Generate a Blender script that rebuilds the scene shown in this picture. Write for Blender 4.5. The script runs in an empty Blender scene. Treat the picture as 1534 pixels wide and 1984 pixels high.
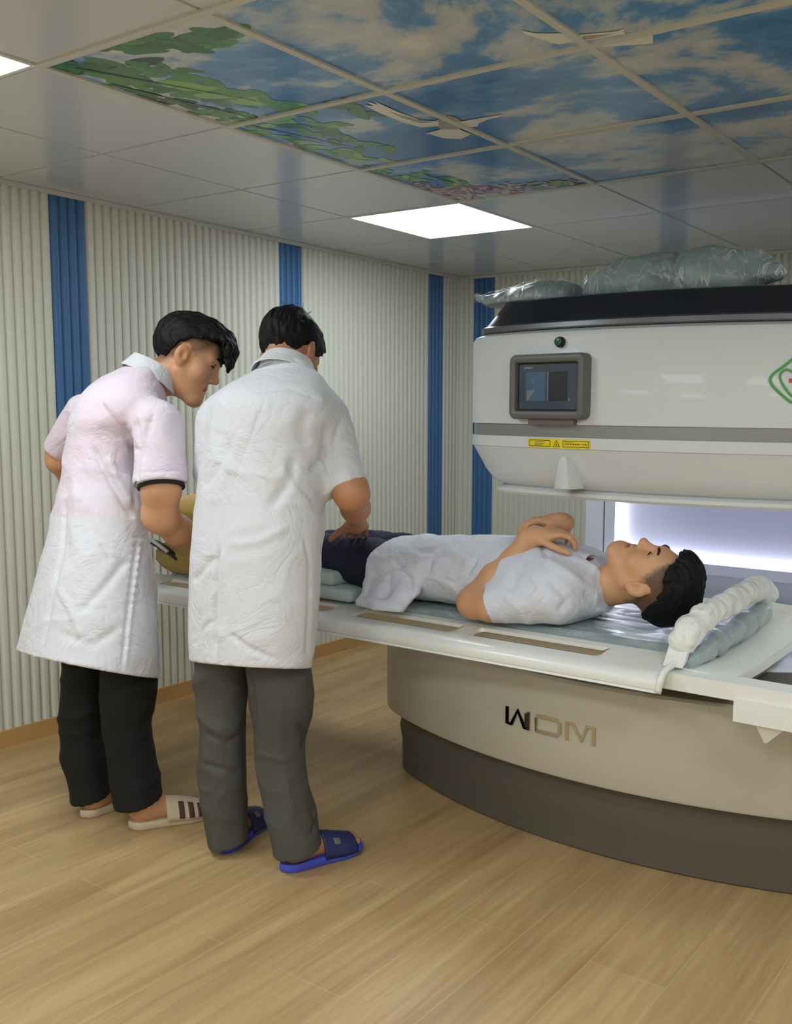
import bpy, bmesh, math, random
import numpy as np
from mathutils import Vector, Matrix

random.seed(7)
SC = bpy.context.scene
COL = SC.collection

# ------------------------------------------------------------------ camera
FPX, YAW, PITCH, ROLL = 1882.3061, -.5924, -.1191, .0117
CAM = np.array([3.5534, 0.0, 1.3037])
PPX, PPY = 767 + 157.5, 992 + 35.7
_F = np.array([math.sin(YAW)*math.cos(PITCH), math.cos(YAW)*math.cos(PITCH), math.sin(PITCH)])
_r = np.array([math.cos(YAW), -math.sin(YAW), 0.0]); _u = np.cross(_r, _F)
_R = _r*math.cos(ROLL) + _u*math.sin(ROLL); _U = -_r*math.sin(ROLL) + _u*math.cos(ROLL)
cam_data = bpy.data.cameras.new('camera'); cam = bpy.data.objects.new('camera', cam_data); COL.objects.link(cam)
cam.matrix_world = Matrix(((_R[0], _U[0], -_F[0], CAM[0]), (_R[1], _U[1], -_F[1], CAM[1]), (_R[2], _U[2], -_F[2], CAM[2]), (0, 0, 0, 1)))
cam_data.sensor_fit = 'HORIZONTAL'; cam_data.sensor_width = 36.0
cam_data.lens = FPX/1534*36.0
cam_data.shift_x = -(PPX-767)/1534; cam_data.shift_y = (PPY-992)/1534
cam_data.clip_start = .05
SC.camera = cam

# ------------------------------------------------------------------ light and exposure
SC.view_settings.view_transform = 'Standard'; SC.view_settings.look = 'None'
SC.view_settings.gamma = 1.0; SC.view_settings.exposure = .9
SC.view_settings.use_curve_mapping = False
PANEL_STRENGTH = 8.0
LED_STRENGTH = 2.8
w = bpy.data.worlds.new('world'); SC.world = w; w.use_nodes = True
w.node_tree.nodes['Background'].inputs[0].default_value = (.8, .85, .9, 1)
w.node_tree.nodes['Background'].inputs[1].default_value = .3

H = 2.1441; XV, Y0, TILE = 1.2492, 1.4713, .6; YB = 5.0463; XR = 4.9; YF = -2.55

def at(px, py, depth):
    "point of the room seen at this place of the photo at this distance in front of the lens"
    return CAM + (_F + _R*(px-PPX)/FPX - _U*(py-PPY)/FPX)*depth
def ony(px, py, y):
    d = _F + _R*(px-PPX)/FPX - _U*(py-PPY)/FPX
    return CAM + d*((y-CAM[1])/d[1])
def onz(px, py, z):
    d = _F + _R*(px-PPX)/FPX - _U*(py-PPY)/FPX
    return CAM + d*((z-CAM[2])/d[2])

# ------------------------------------------------------------------ materials
def srgb(r, g, b):
    f = lambda c: (c/255/12.92 if c/255 <= .04045 else ((c/255+.055)/1.055)**2.4)
    return (f(r), f(g), f(b), 1)
class NT:
    def __init__(s, name):
        s.m = bpy.data.materials.new(name); s.m.use_nodes = True; s.t = s.m.node_tree; s.b = s.t.nodes['Principled BSDF']
    def n(s, kind, **kw):
        x = s.t.nodes.new(kind)
        for k, v in kw.items():
            if k in x.inputs: x.inputs[k].default_value = v
            else: setattr(x, k, v)
        return x
    def l(s, a, b): s.t.links.new(a, b)
def mat(name, col, rough=.5, metal=0, spec=.5, coat=0, bump=None, var=None, emit=None, sheen=0, sss=0):
    q = NT(name); b = q.b
    b.inputs['Base Color'].default_value = col; b.inputs['Roughness'].default_value = rough
    b.inputs['Metallic'].default_value = metal; b.inputs['Specular IOR Level'].default_value = spec
    b.inputs['Coat Weight'].default_value = coat
    if sheen: b.inputs['Sheen Weight'].default_value = sheen
    if sss:
        b.inputs['Subsurface Weight'].default_value = sss; b.inputs['Subsurface Radius'].default_value = (.01, .004, .002)
        b.inputs['Subsurface Scale'].default_value = 1.0
    tc = q.n('ShaderNodeTexCoord')
    if var:
        scale, amt = var
        nz = q.n('ShaderNodeTexNoise', Scale=scale, Detail=5.0); q.l(tc.outputs['Object'], nz.inputs['Vector'])
        mx = q.n('ShaderNodeMix', data_type='RGBA', blend_type='MIX')
        mx.inputs[6].default_value = tuple(c*(1-amt) for c in col[:3])+(1,); mx.inputs[7].default_value = tuple(min(1, c*(1+amt)) for c in col[:3])+(1,)
        q.l(nz.outputs['Fac'], mx.inputs[0]); q.l(mx.outputs[2], b.inputs['Base Color'])
    if bump:
        scale, st, dist = bump
        nz = q.n('ShaderNodeTexNoise', Scale=scale, Detail=4.0); q.l(tc.outputs['Object'], nz.inputs['Vector'])
        bp = q.n('ShaderNodeBump', Strength=st, Distance=dist); q.l(nz.outputs['Fac'], bp.inputs['Height']); q.l(bp.outputs['Normal'], b.inputs['Normal'])
    if emit:
        b.inputs['Emission Color'].default_value = emit[0]; b.inputs['Emission Strength'].default_value = emit[1]
    return q.m

def wood_floor():
    q = NT('laminate_floor'); b = q.b; tc = q.n('ShaderNodeTexCoord')
    mp = q.n('ShaderNodeMapping'); mp.inputs['Rotation'].default_value = (0, 0, math.radians(90)); mp.inputs['Location'].default_value = (.31, .17, 0)
    q.l(tc.outputs['Object'], mp.inputs['Vector'])
    br = q.n('ShaderNodeTexBrick'); br.inputs['Scale'].default_value = 1.0; br.inputs['Mortar Size'].default_value = .0011
    br.inputs['Mortar Smooth'].default_value = .3
    br.inputs['Brick Width'].default_value = 1.22; br.inputs['Row Height'].default_value = .195; br.offset = .37
    br.inputs['Color1'].default_value = (0, 0, 0, 1); br.inputs['Color2'].default_value = (1, 1, 1, 1); br.inputs['Mortar'].default_value = (.5, .5, .5, 1)
    q.l(mp.outputs['Vector'], br.inputs['Vector'])
    # grain: stretched along the plank (world y)
    m2 = q.n('ShaderNodeMapping'); m2.inputs['Scale'].default_value = (9, .75, 1); q.l(tc.outputs['Object'], m2.inputs['Vector'])
    n1 = q.n('ShaderNodeTexNoise', Scale=1.0, Detail=6.0, Roughness=.6); n1.inputs['Distortion'].default_value = .9
    q.l(m2.outputs['Vector'], n1.inputs['Vector'])
    m3 = q.n('ShaderNodeMapping'); m3.inputs['Scale'].default_value = (70, 3.5, 1); q.l(tc.outputs['Object'], m3.inputs['Vector'])
    n2 = q.n('ShaderNodeTexNoise', Scale=1.0, Detail=4.0); n2.inputs['Distortion'].default_value = .6; q.l(m3.outputs['Vector'], n2.inputs['Vector'])
    r1 = q.n('ShaderNodeValToRGB'); r1.color_ramp.elements[0].position = .3; r1.color_ramp.elements[1].position = .72
    r1.color_ramp.elements[0].color = srgb(163, 131, 88); r1.color_ramp.elements[1].color = srgb(194, 164, 118)
    q.l(n1.outputs['Fac'], r1.inputs['Fac'])
    mx = q.n('ShaderNodeMix', data_type='RGBA', blend_type='OVERLAY'); mx.inputs[0].default_value = .22
    q.l(r1.outputs['Color'], mx.inputs[6]); q.l(n2.outputs['Fac'], mx.inputs[7])
    mz = q.n('ShaderNodeMix', data_type='RGBA', blend_type='OVERLAY'); mz.inputs[0].default_value = .07
    q.l(mx.outputs[2], mz.inputs[6]); q.l(br.outputs['Color'], mz.inputs[7])
    mm = q.n('ShaderNodeMix', data_type='RGBA'); mm.inputs[7].default_value = srgb(206, 180, 134)
    ml = q.n('ShaderNodeMath', operation='MULTIPLY'); ml.inputs[1].default_value = .6; q.l(br.outputs['Fac'], ml.inputs[0])
    q.l(ml.outputs[0], mm.inputs[0]); q.l(mz.outputs[2], mm.inputs[6]); q.l(mm.outputs[2], b.inputs['Base Color'])
    b.inputs['Roughness'].default_value = .38; b.inputs['Specular IOR Level'].default_value = .4
    bp = q.n('ShaderNodeBump', Strength=.15, Distance=.002); q.l(n2.outputs['Fac'], bp.inputs['Height']); q.l(bp.outputs['Normal'], b.inputs['Normal'])
    return q.m

def mural_mat():
    q = NT('printed_sky'); b = q.b; tc = q.n('ShaderNodeTexCoord')
    n1 = q.n('ShaderNodeTexNoise', Scale=1.55, Detail=8.0, Roughness=.62); n1.inputs['Distortion'].default_value = .35
    mp = q.n('ShaderNodeMapping'); mp.inputs['Location'].default_value = (3.3, 1.2, 0); mp.inputs['Rotation'].default_value = (0, 0, .5); mp.inputs['Scale'].default_value = (1, 1.35, 1)
    q.l(tc.outputs['Object'], mp.inputs['Vector']); q.l(mp.outputs['Vector'], n1.inputs['Vector'])
    r = q.n('ShaderNodeValToRGB'); cr = r.color_ramp
    cr.elements[0].position = .40; cr.elements[0].color = srgb(58, 118, 180)
    cr.elements[1].position = .62; cr.elements[1].color = srgb(226, 222, 212)
    e = cr.elements.new(.485); e.color = srgb(98, 152, 204)
    e = cr.elements.new(.53); e.color = srgb(184, 194, 202)
    q.l(n1.outputs['Fac'], r.inputs['Fac']); q.l(r.outputs['Color'], b.inputs['Base Color'])
    b.inputs['Roughness'].default_value = .22; b.inputs['Specular IOR Level'].default_value = .5
    return q.m

def film_mat(name, col, rough=.16, scale=14, st=1.0):
    q = NT(name); b = q.b; tc = q.n('ShaderNodeTexCoord')
    b.inputs['Base Color'].default_value = col; b.inputs['Roughness'].default_value = rough; b.inputs['Specular IOR Level'].default_value = .8
    b.inputs['Coat Weight'].default_value = .7; b.inputs['Coat Roughness'].default_value = .06
    mp = q.n('ShaderNodeMapping'); mp.inputs['Scale'].default_value = (1, 2.2, 1.4); mp.inputs['Rotation'].default_value = (.3, .2, .7)
    q.l(tc.outputs['Object'], mp.inputs['Vector'])
    n1 = q.n('ShaderNodeTexNoise', Scale=scale, Detail=6.0, Roughness=.6); n1.inputs['Distortion'].default_value = 1.6; q.l(mp.outputs['Vector'], n1.inputs['Vector'])
    v = q.n('ShaderNodeTexVoronoi', Scale=scale*.9); v.feature = 'DISTANCE_TO_EDGE'; q.l(n1.outputs['Color'], v.inputs['Vector'])
    ad = q.n('ShaderNodeMath', operation='ADD'); q.l(n1.outputs['Fac'], ad.inputs[0]); q.l(v.outputs['Distance'], ad.inputs[1])
    bp = q.n('ShaderNodeBump', Strength=st, Distance=.025); q.l(ad.outputs[0], bp.inputs['Height'])
    q.l(bp.outputs['Normal'], b.inputs['Normal']); q.l(bp.outputs['Normal'], b.inputs['Coat Normal'])
    return q.m

def sheet_mat(name):
    "thin clear plastic, milky where it is creased"
    q = NT(name); b = q.b; tc = q.n('ShaderNodeTexCoord')
    b.inputs['Base Color'].default_value = srgb(236, 240, 240); b.inputs['Roughness'].default_value = .12; b.inputs['Coat Weight'].default_value = .6
    mp = q.n('ShaderNodeMapping'); mp.inputs['Scale'].default_value = (1.0, 1.0, .38); mp.inputs['Rotation'].default_value = (0, .75, .2); q.l(tc.outputs['Object'], mp.inputs['Vector'])
    n1 = q.n('ShaderNodeTexNoise', Scale=19.0, Detail=4.0, Roughness=.55); n1.inputs['Distortion'].default_value = .9; q.l(mp.outputs['Vector'], n1.inputs['Vector'])
    s1 = q.n('ShaderNodeMath', operation='SUBTRACT'); s1.inputs[1].default_value = .5; q.l(n1.outputs['Fac'], s1.inputs[0])
    s2 = q.n('ShaderNodeMath', operation='ABSOLUTE'); q.l(s1.outputs[0], s2.inputs[0])
    rp = q.n('ShaderNodeMapRange'); rp.inputs[1].default_value = .0; rp.inputs[2].default_value = .035; rp.inputs[3].default_value = .62; rp.inputs[4].default_value = .10; q.l(s2.outputs[0], rp.inputs[0])
    n2 = q.n('ShaderNodeTexNoise', Scale=5.0, Detail=2.0); q.l(tc.outputs['Object'], n2.inputs['Vector'])
    r2 = q.n('ShaderNodeMapRange'); r2.inputs[1].default_value = .35; r2.inputs[2].default_value = .65; r2.inputs[3].default_value = .25; r2.inputs[4].default_value = 1.3; q.l(n2.outputs['Fac'], r2.inputs[0])
    mu = q.n('ShaderNodeMath', operation='MULTIPLY'); mu.use_clamp = True; q.l(rp.outputs[0], mu.inputs[0]); q.l(r2.outputs[0], mu.inputs[1]); q.l(mu.outputs[0], b.inputs['Alpha'])
    bp = q.n('ShaderNodeBump', Strength=.9, Distance=.03); q.l(n1.outputs['Fac'], bp.inputs['Height']); q.l(bp.outputs['Normal'], b.inputs['Normal']); q.l(bp.outputs['Normal'], b.inputs['Coat Normal'])
    return q.m

def skin_mat(name, base):
    q = NT(name); b = q.b; tc = q.n('ShaderNodeTexCoord')
    at_ = q.n('ShaderNodeAttribute'); at_.attribute_name = 'tint'
    nz = q.n('ShaderNodeTexNoise', Scale=18.0, Detail=4.0); q.l(tc.outputs['Object'], nz.inputs['Vector'])
    mx = q.n('ShaderNodeMix', data_type='RGBA'); mx.inputs[6].default_value = tuple(c*.93 for c in base[:3])+(1,); mx.inputs[7].default_value = tuple(min(1, c*1.07) for c in base[:3])+(1,)
    q.l(nz.outputs['Fac'], mx.inputs[0])
    m2 = q.n('ShaderNodeMix', data_type='RGBA', blend_type='MULTIPLY'); m2.inputs[0].default_value = 1.0
    q.l(mx.outputs[2], m2.inputs[6]); q.l(at_.outputs['Color'], m2.inputs[7]); q.l(m2.outputs[2], b.inputs['Base Color'])
    b.inputs['Roughness'].default_value = .5; b.inputs['Subsurface Weight'].default_value = .15
    b.inputs['Subsurface Radius'].default_value = (.01, .004, .002); b.inputs['Subsurface Scale'].default_value = .8
    return q.m

def coat_mat(name, base, tint=None, zline=None):
    "thin cotton; the shirt underneath shows through above its hem line"
    q = NT(name); b = q.b; tc = q.n('ShaderNodeTexCoord')
    n1 = q.n('ShaderNodeTexNoise', Scale=5.0, Detail=4.0); q.l(tc.outputs['Object'], n1.inputs['Vector'])
    mx = q.n('ShaderNodeMix', data_type='RGBA'); mx.inputs[6].default_value = tuple(c*.94 for c in base[:3])+(1,); mx.inputs[7].default_value = base
    q.l(n1.outputs['Fac'], mx.inputs[0]); out = mx.outputs[2]
    if tint:
        sp = q.n('ShaderNodeSeparateXYZ'); q.l(tc.outputs['Object'], sp.inputs[0])
        ge = q.n('ShaderNodeMapRange'); ge.inputs[1].default_value = zline-.006; ge.inputs[2].default_value = zline+.006; q.l(sp.outputs['Z'], ge.inputs[0])
        ge2 = q.n('ShaderNodeMapRange'); ge2.inputs[1].default_value = zline+.42; ge2.inputs[2].default_value = zline+.62; ge2.inputs[3].default_value = 1; ge2.inputs[4].default_value = .35; q.l(sp.outputs['Z'], ge2.inputs[0])
        n2 = q.n('ShaderNodeTexNoise', Scale=4.0, Detail=3.0); q.l(tc.outputs['Object'], n2.inputs['Vector'])
        rp = q.n('ShaderNodeMapRange'); rp.inputs[1].default_value = .38; rp.inputs[2].default_value = .62; rp.inputs[3].default_value = .35; q.l(n2.outputs['Fac'], rp.inputs[0])
        mu = q.n('ShaderNodeMath', operation='MULTIPLY'); q.l(ge.outputs[0], mu.inputs[0]); q.l(rp.outputs[0], mu.inputs[1])
        mv = q.n('ShaderNodeMath', operation='MULTIPLY'); q.l(mu.outputs[0], mv.inputs[0]); q.l(ge2.outputs[0], mv.inputs[1])
        m2 = q.n('ShaderNodeMix', data_type='RGBA'); q.l(mv.outputs[0], m2.inputs[0]); q.l(out, m2.inputs[6]); m2.inputs[7].default_value = tint; out = m2.outputs[2]
    q.l(out, b.inputs['Base Color']); b.inputs['Roughness'].default_value = .75; b.inputs['Specular IOR Level'].default_value = .25
    b.inputs['Sheen Weight'].default_value = .15
    n3 = q.n('ShaderNodeTexNoise', Scale=6.0, Detail=5.0, Roughness=.55); n3.inputs['Distortion'].default_value = 1.3; q.l(tc.outputs['Object'], n3.inputs['Vector'])
    s1 = q.n('ShaderNodeMath', operation='SUBTRACT'); s1.inputs[1].default_value = .5; q.l(n3.outputs['Fac'], s1.inputs[0])
    s2 = q.n('ShaderNodeMath', operation='ABSOLUTE'); q.l(s1.outputs[0], s2.inputs[0])
    s3 = q.n('ShaderNodeMath', operation='POWER'); s3.inputs[1].default_value = .6; q.l(s2.outputs[0], s3.inputs[0])
    n4 = q.n('ShaderNodeTexNoise', Scale=34.0, Detail=5.0, Roughness=.6); n4.inputs['Distortion'].default_value = 1.0; q.l(tc.outputs['Object'], n4.inputs['Vector'])
    s4 = q.n('ShaderNodeMath', operation='MULTIPLY_ADD'); s4.inputs[1].default_value = .22; q.l(n4.outputs['Fac'], s4.inputs[0]); q.l(s3.outputs[0], s4.inputs[2])
    bp = q.n('ShaderNodeBump', Strength=.45, Distance=.016); q.l(s4.outputs[0], bp.inputs['Height']); q.l(bp.outputs['Normal'], b.inputs['Normal'])
    return q.m

M = {
 'floor': wood_floor(), 'mural': mural_mat(),
 'cream': mat('cream_slat', srgb(214, 213, 200), .6, bump=(60, .15, .003), var=(30, .03)),
 'blue': mat('blue_slat', srgb(64, 110, 160), .5, var=(8, .06)),
 'wall': mat('plain_wall', srgb(214, 213, 200), .7, var=(3, .03)),
 'tile': mat('ceiling_tile', srgb(205, 209, 212), .2, spec=.45, var=(1.2, .015)),
 'gap': mat('tile_gap', srgb(70, 70, 68), .8),
 'tee': mat('grid_bar', srgb(205, 204, 196), .45),
 'skirting': mat('skirting_wood', srgb(196, 154, 98), .45, var=(12, .12)),
 'diffuser': mat('light_diffuser', srgb(255, 255, 255), .6, emit=((.88, .96, 1.0, 1), PANEL_STRENGTH)),
 'frame': mat('light_frame', srgb(225, 225, 222), .4),
 'mri': mat('machine_shell', srgb(214, 217, 218), .4, coat=.1, var=(2, .012)),
 'mri_base': mat('machine_shell_base', srgb(196, 188, 172), .33, coat=.2, var=(2, .012)),
 'band': mat('grey_band', srgb(148, 148, 144), .35, metal=.35),
 'skirt': mat('skirt_grey', srgb(92, 86, 76), .55, var=(3, .03)),
 'deck_shade': mat('deck_shade_grey', srgb(134, 126, 112), .5),  # base top with the couch's shade put into its colour
 'cap': mat('dark_cap', srgb(52, 54, 62), .33, metal=.5),
 'cap_rim': mat('cap_rim', srgb(112, 113, 115), .35, metal=.5),
 'bezel': mat('bezel_grey', srgb(104, 103, 102), .4),
 'groove': mat('dark_groove', srgb(30, 30, 32), .5),
 'screen': mat('screen_glass', srgb(48, 54, 64), .12, emit=((.10, .14, .2, 1), .08)),
 'ui_blue': mat('screen_blue', srgb(60, 86, 110), .2, emit=((.09, .16, .24, 1), .08)),
 'ui_dark': mat('screen_dark', srgb(44, 48, 58), .2),
 'ui_grey': mat('screen_grey', srgb(120, 126, 134), .3),
 'green_led': mat('green_button', srgb(10, 88, 52), .25),
 'black': mat('black_plastic', srgb(20, 22, 22), .4),
 'yellow': mat('warning_yellow', srgb(236, 214, 40), .4),
 'olive_ink': mat('warning_ink', srgb(112, 98, 10), .5),
 'chrome': mat('chrome_letter', srgb(205, 200, 188), .12, metal=1),
 'blackletter': mat('black_chrome_letter', srgb(20, 19, 18), .15, metal=.8),
 'em_green': mat('emblem_green', srgb(76, 160, 76), .4), 'em_red': mat('emblem_red', srgb(214, 50, 60), .4),
 'panel': mat('lavender_panel', srgb(202, 204, 226), .35, var=(1.5, .03)),
 'column': mat('column_shell', srgb(228, 230, 244), .35),
 'led': mat('led_strip', srgb(255, 255, 255), .5, emit=((.95, .96, 1.0, 1), LED_STRENGTH)),
 'table': mat('table_white', srgb(236, 236, 230), .35, coat=.15),
 'table_grey': mat('table_grey', srgb(160, 162, 162), .45),
 'mattress': film_mat('wrapped_mattress', srgb(186, 206, 208), .2, 9, .7),
 'film_grey': mat('cushion_vinyl', srgb(142, 157, 158), .35, bump=(14, .4, .01)),
 'film_clear': sheet_mat('clear_film'),
 'foamwrap': mat('foam_wrap', srgb(240, 240, 234), .45, bump=(26, .7, .02)),
 'padgreen': mat('pale_green_foam', srgb(186, 204, 200), .6, var=(6, .03)),
 'khaki': mat('khaki_canvas', srgb(176, 152, 88), .8, bump=(70, .3, .004), var=(6, .1)),
 'khaki_lit': mat('khaki_lit_canvas', srgb(226, 194, 120), .8, bump=(70, .3, .004)),  # same canvas with ceiling light put into the colour
 'skin': skin_mat('skin', srgb(206, 152, 112)), 'skin_pale': skin_mat('skin_pale', srgb(216, 164, 124)),
 'skin_dark': skin_mat('skin_dark', srgb(190, 134, 98)),
 'hair': mat('black_hair', srgb(13, 12, 13), .6, spec=.25, bump=(120, .6, .004)),
 'eye': mat('dark_eye', srgb(22, 15, 12), .2), 'brow': mat('brow_hair', srgb(22, 18, 16), .6),
 'coat_pink': coat_mat('white_coat_over_pink_shirt', srgb(223, 222, 228), srgb(230, 210, 224), .985),
 'coat_white': coat_mat('white_coat_cotton', srgb(223, 223, 228)),
 'coat_blue': coat_mat('white_coat_cool', srgb(226, 228, 240)),
 'thread': mat('seam_thread', srgb(206, 204, 214), .8),
 'black_cloth': mat('black_trouser', srgb(12, 12, 14), .85, bump=(60, .2, .004)),
 'grey_cloth': mat('grey_trouser', srgb(76, 75, 70), .8, bump=(60, .2, .004), var=(7, .08)),
 'navy_cloth': mat('navy_trouser', srgb(20, 24, 52), .8, bump=(50, .3, .004), var=(7, .15)),
 'dark_cloth': mat('dark_shirt', srgb(26, 25, 28), .85), 'grey_shirt': mat('grey_shirt', srgb(96, 98, 106), .85),
 'red_cloth': mat('red_shirt', srgb(150, 24, 34), .8),
 'slip_beige': mat('beige_foam', srgb(206, 190, 160), .6), 'slip_sole': mat('dark_sole', srgb(74, 52, 44), .7),
 'slip_brown': mat('brown_stripe', srgb(78, 48, 38), .6),
 'slip_blue': mat('blue_foam', srgb(72, 86, 204), .5), 'slip_navy': mat('navy_strap', srgb(34, 40, 96), .5),
}
LEAVES = [mat('leaf_print', srgb(*c), .25) for c in ((48, 104, 52), (78, 140, 60), (128, 182, 88), (64, 122, 70), (26, 60, 44))]
PETALS = [mat('petal_print', srgb(*c), .25) for c in ((196, 160, 178), (150, 104, 132), (214, 196, 200), (176, 132, 156))]
BIRDS = [mat('dove_print', srgb(*c), .25) for c in ((232, 228, 216), (168, 162, 154))]
TWIG = mat('twig_print', srgb(60, 66, 62), .3)

# ------------------------------------------------------------------ object helpers
def link_mesh(name, me, m, parent=None):
    o = bpy.data.objects.new(name, me); COL.objects.link(o)
    if m is not None:
        for x in (m if isinstance(m, (list, tuple)) else [m]): me.materials.append(x)
    if parent is not None: o.parent = parent
    return o
def obj(name, bm, m, parent=None, smooth=False, auto=None, bevel=0, seg=2):
    if bevel:
        es = [e for e in bm.edges if len(e.link_faces) == 2 and e.calc_face_angle(0) > .6]
        if es: bmesh.ops.bevel(bm, geom=es, offset=bevel, segments=seg, profile=.5, affect='EDGES', clamp_overlap=True)
    bmesh.ops.recalc_face_normals(bm, faces=bm.faces)
    me = bpy.data.meshes.new(name); bm.to_mesh(me); bm.free()
    if smooth or auto:
        me.polygons.foreach_set('use_smooth', [True]*len(me.polygons))
        if auto: me.set_sharp_from_angle(angle=math.radians(auto))
    return link_mesh(name, me, m, parent)
def np_mesh(name, V, Q, m, parent=None, smooth=True):
    me = bpy.data.meshes.new(name); V = np.asarray(V, np.float32); Q = np.asarray(Q, np.int32)
    me.vertices.add(len(V)); me.vertices.foreach_set('co', V.ravel())
    k = Q.shape[1]; me.loops.add(Q.size); me.loops.foreach_set('vertex_index', Q.ravel())
    me.polygons.add(len(Q)); me.polygons.foreach_set('loop_start', np.arange(0, Q.size, k, dtype=np.int32))
    if smooth: me.polygons.foreach_set('use_smooth', np.ones(len(Q), bool))
    me.update(calc_edges=True); me.validate()
    return link_mesh(name, me, m, parent)
def empty(name, loc, label, cat, group=None):
    o = bpy.data.objects.new(name, None); COL.objects.link(o); o.location = loc; o.empty_display_size = .1
    o['label'] = label; o['category'] = cat
    if group: o['group'] = group
    bpy.context.view_layer.update()
    return o
def tag(o, label, cat, group=None):
    o['label'] = label; o['category'] = cat
    if group: o['group'] = group
    return o
def adopt(o, parent):
    "child keeps its place in the room"
    o.parent = parent; o.matrix_parent_inverse = Matrix.Translation(-Vector(parent.location)); return o
def struct(o): o['kind'] = 'structure'; return o
def box(bm, lo, hi):
    vs = [bm.verts.new((x, y, z)) for x in (lo[0], hi[0]) for y in (lo[1], hi[1]) for z in (lo[2], hi[2])]
    for f in ((0, 1, 3, 2), (4, 6, 7, 5), (0, 4, 5, 1), (2, 3, 7, 6), (0, 2, 6, 4), (1, 5, 7, 3)): bm.faces.new([vs[i] for i in f])
def rings(bm, rr, close=True, cap0=True, cap1=True, mi=None):
    V = [[bm.verts.new(tuple(p)) for p in r] for r in rr]; n = len(rr[0])
    for i in range(len(V)-1):
        for j in range(n if close else n-1):
            f = bm.faces.new((V[i][j], V[i][(j+1) % n], V[i+1][(j+1) % n], V[i+1][j]))
            if mi: f.material_index = mi[i]
    if close and cap0: bm.faces.new(V[0][::-1])
    if close and cap1: bm.faces.new(V[-1])
    return V
def tube(bm, pts, rad, n=10, flat=1.0, cap=True):
    pts = [Vector(p) for p in pts]; rr = []
    rad = rad if isinstance(rad, (list, tuple)) else [rad]*len(pts)
    up = Vector((0, 0, 1))
    for i, p in enumerate(pts):
        t = (pts[min(i+1, len(pts)-1)]-pts[max(i-1, 0)]).normalized()
        a = t.cross(up)
        if a.length < 1e-3: a = t.cross(Vector((0, 1, 0)))
        a.normalize(); b = a.cross(t).normalized()
        rr.append([p+a*math.cos(2*math.pi*k/n)*rad[i]+b*math.sin(2*math.pi*k/n)*rad[i]*flat for k in range(n)])
    rings(bm, rr, True, cap, cap)
def smooth_path(pts, n=6):
    P = [np.asarray(p, float) for p in pts]; P = [2*P[0]-P[1]]+P+[2*P[-1]-P[-2]]; out = []
    for i in range(1, len(P)-2):
        for k in range(n):
            t = k/n
            out.append(.5*((2*P[i])+(-P[i-1]+P[i+1])*t+(2*P[i-1]-5*P[i]+4*P[i+1]-P[i+2])*t*t+(-P[i-1]+3*P[i]-3*P[i+1]+P[i+2])*t**3))
    out.append(P[-2]); return out

# ------------------------------------------------------------------ soft forms: a distance field and its surface
def catmull(t, T, Vv):
    T = np.asarray(T, float); Vv = np.asarray(Vv, float); t = np.clip(t, T[0], T[-1])
    m = np.zeros_like(Vv); d = np.diff(Vv)/np.diff(T)
    m[1:-1] = np.where(d[:-1]*d[1:] > 0, 2*d[:-1]*d[1:]/(d[:-1]+d[1:]+1e-12*np.sign(d[:-1]+d[1:]+1e-30)), 0); m[0] = d[0]; m[-1] = d[-1]
    i = np.clip(np.searchsorted(T, t, side='right')-1, 0, len(T)-2); h = T[i+1]-T[i]; s = (t-T[i])/h
    return (2*s**3-3*s**2+1)*Vv[i]+(s**3-2*s**2+s)*h*m[i]+(-2*s**3+3*s**2)*Vv[i+1]+(s**3-s**2)*h*m[i+1]
def vnoise(P, seed=0):
    P = np.asarray(P, np.float32); i = np.floor(P).astype(np.int64); f = P-i; f = f*f*(3-2*f); out = 0
    for dx in (0, 1):
        for dy in (0, 1):
            for dz in (0, 1):
                h = (i[..., 0]+dx)*374761393+(i[..., 1]+dy)*668265263+(i[..., 2]+dz)*2147483647+seed*974634777
                h = (h ^ (h >> 13))*1274126177; h = (h ^ (h >> 16)) & 0xffff
                out = out+(h/32767.5-1)*(f[..., 0] if dx else 1-f[..., 0])*(f[..., 1] if dy else 1-f[..., 1])*(f[..., 2] if dz else 1-f[..., 2])
    return out
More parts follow.
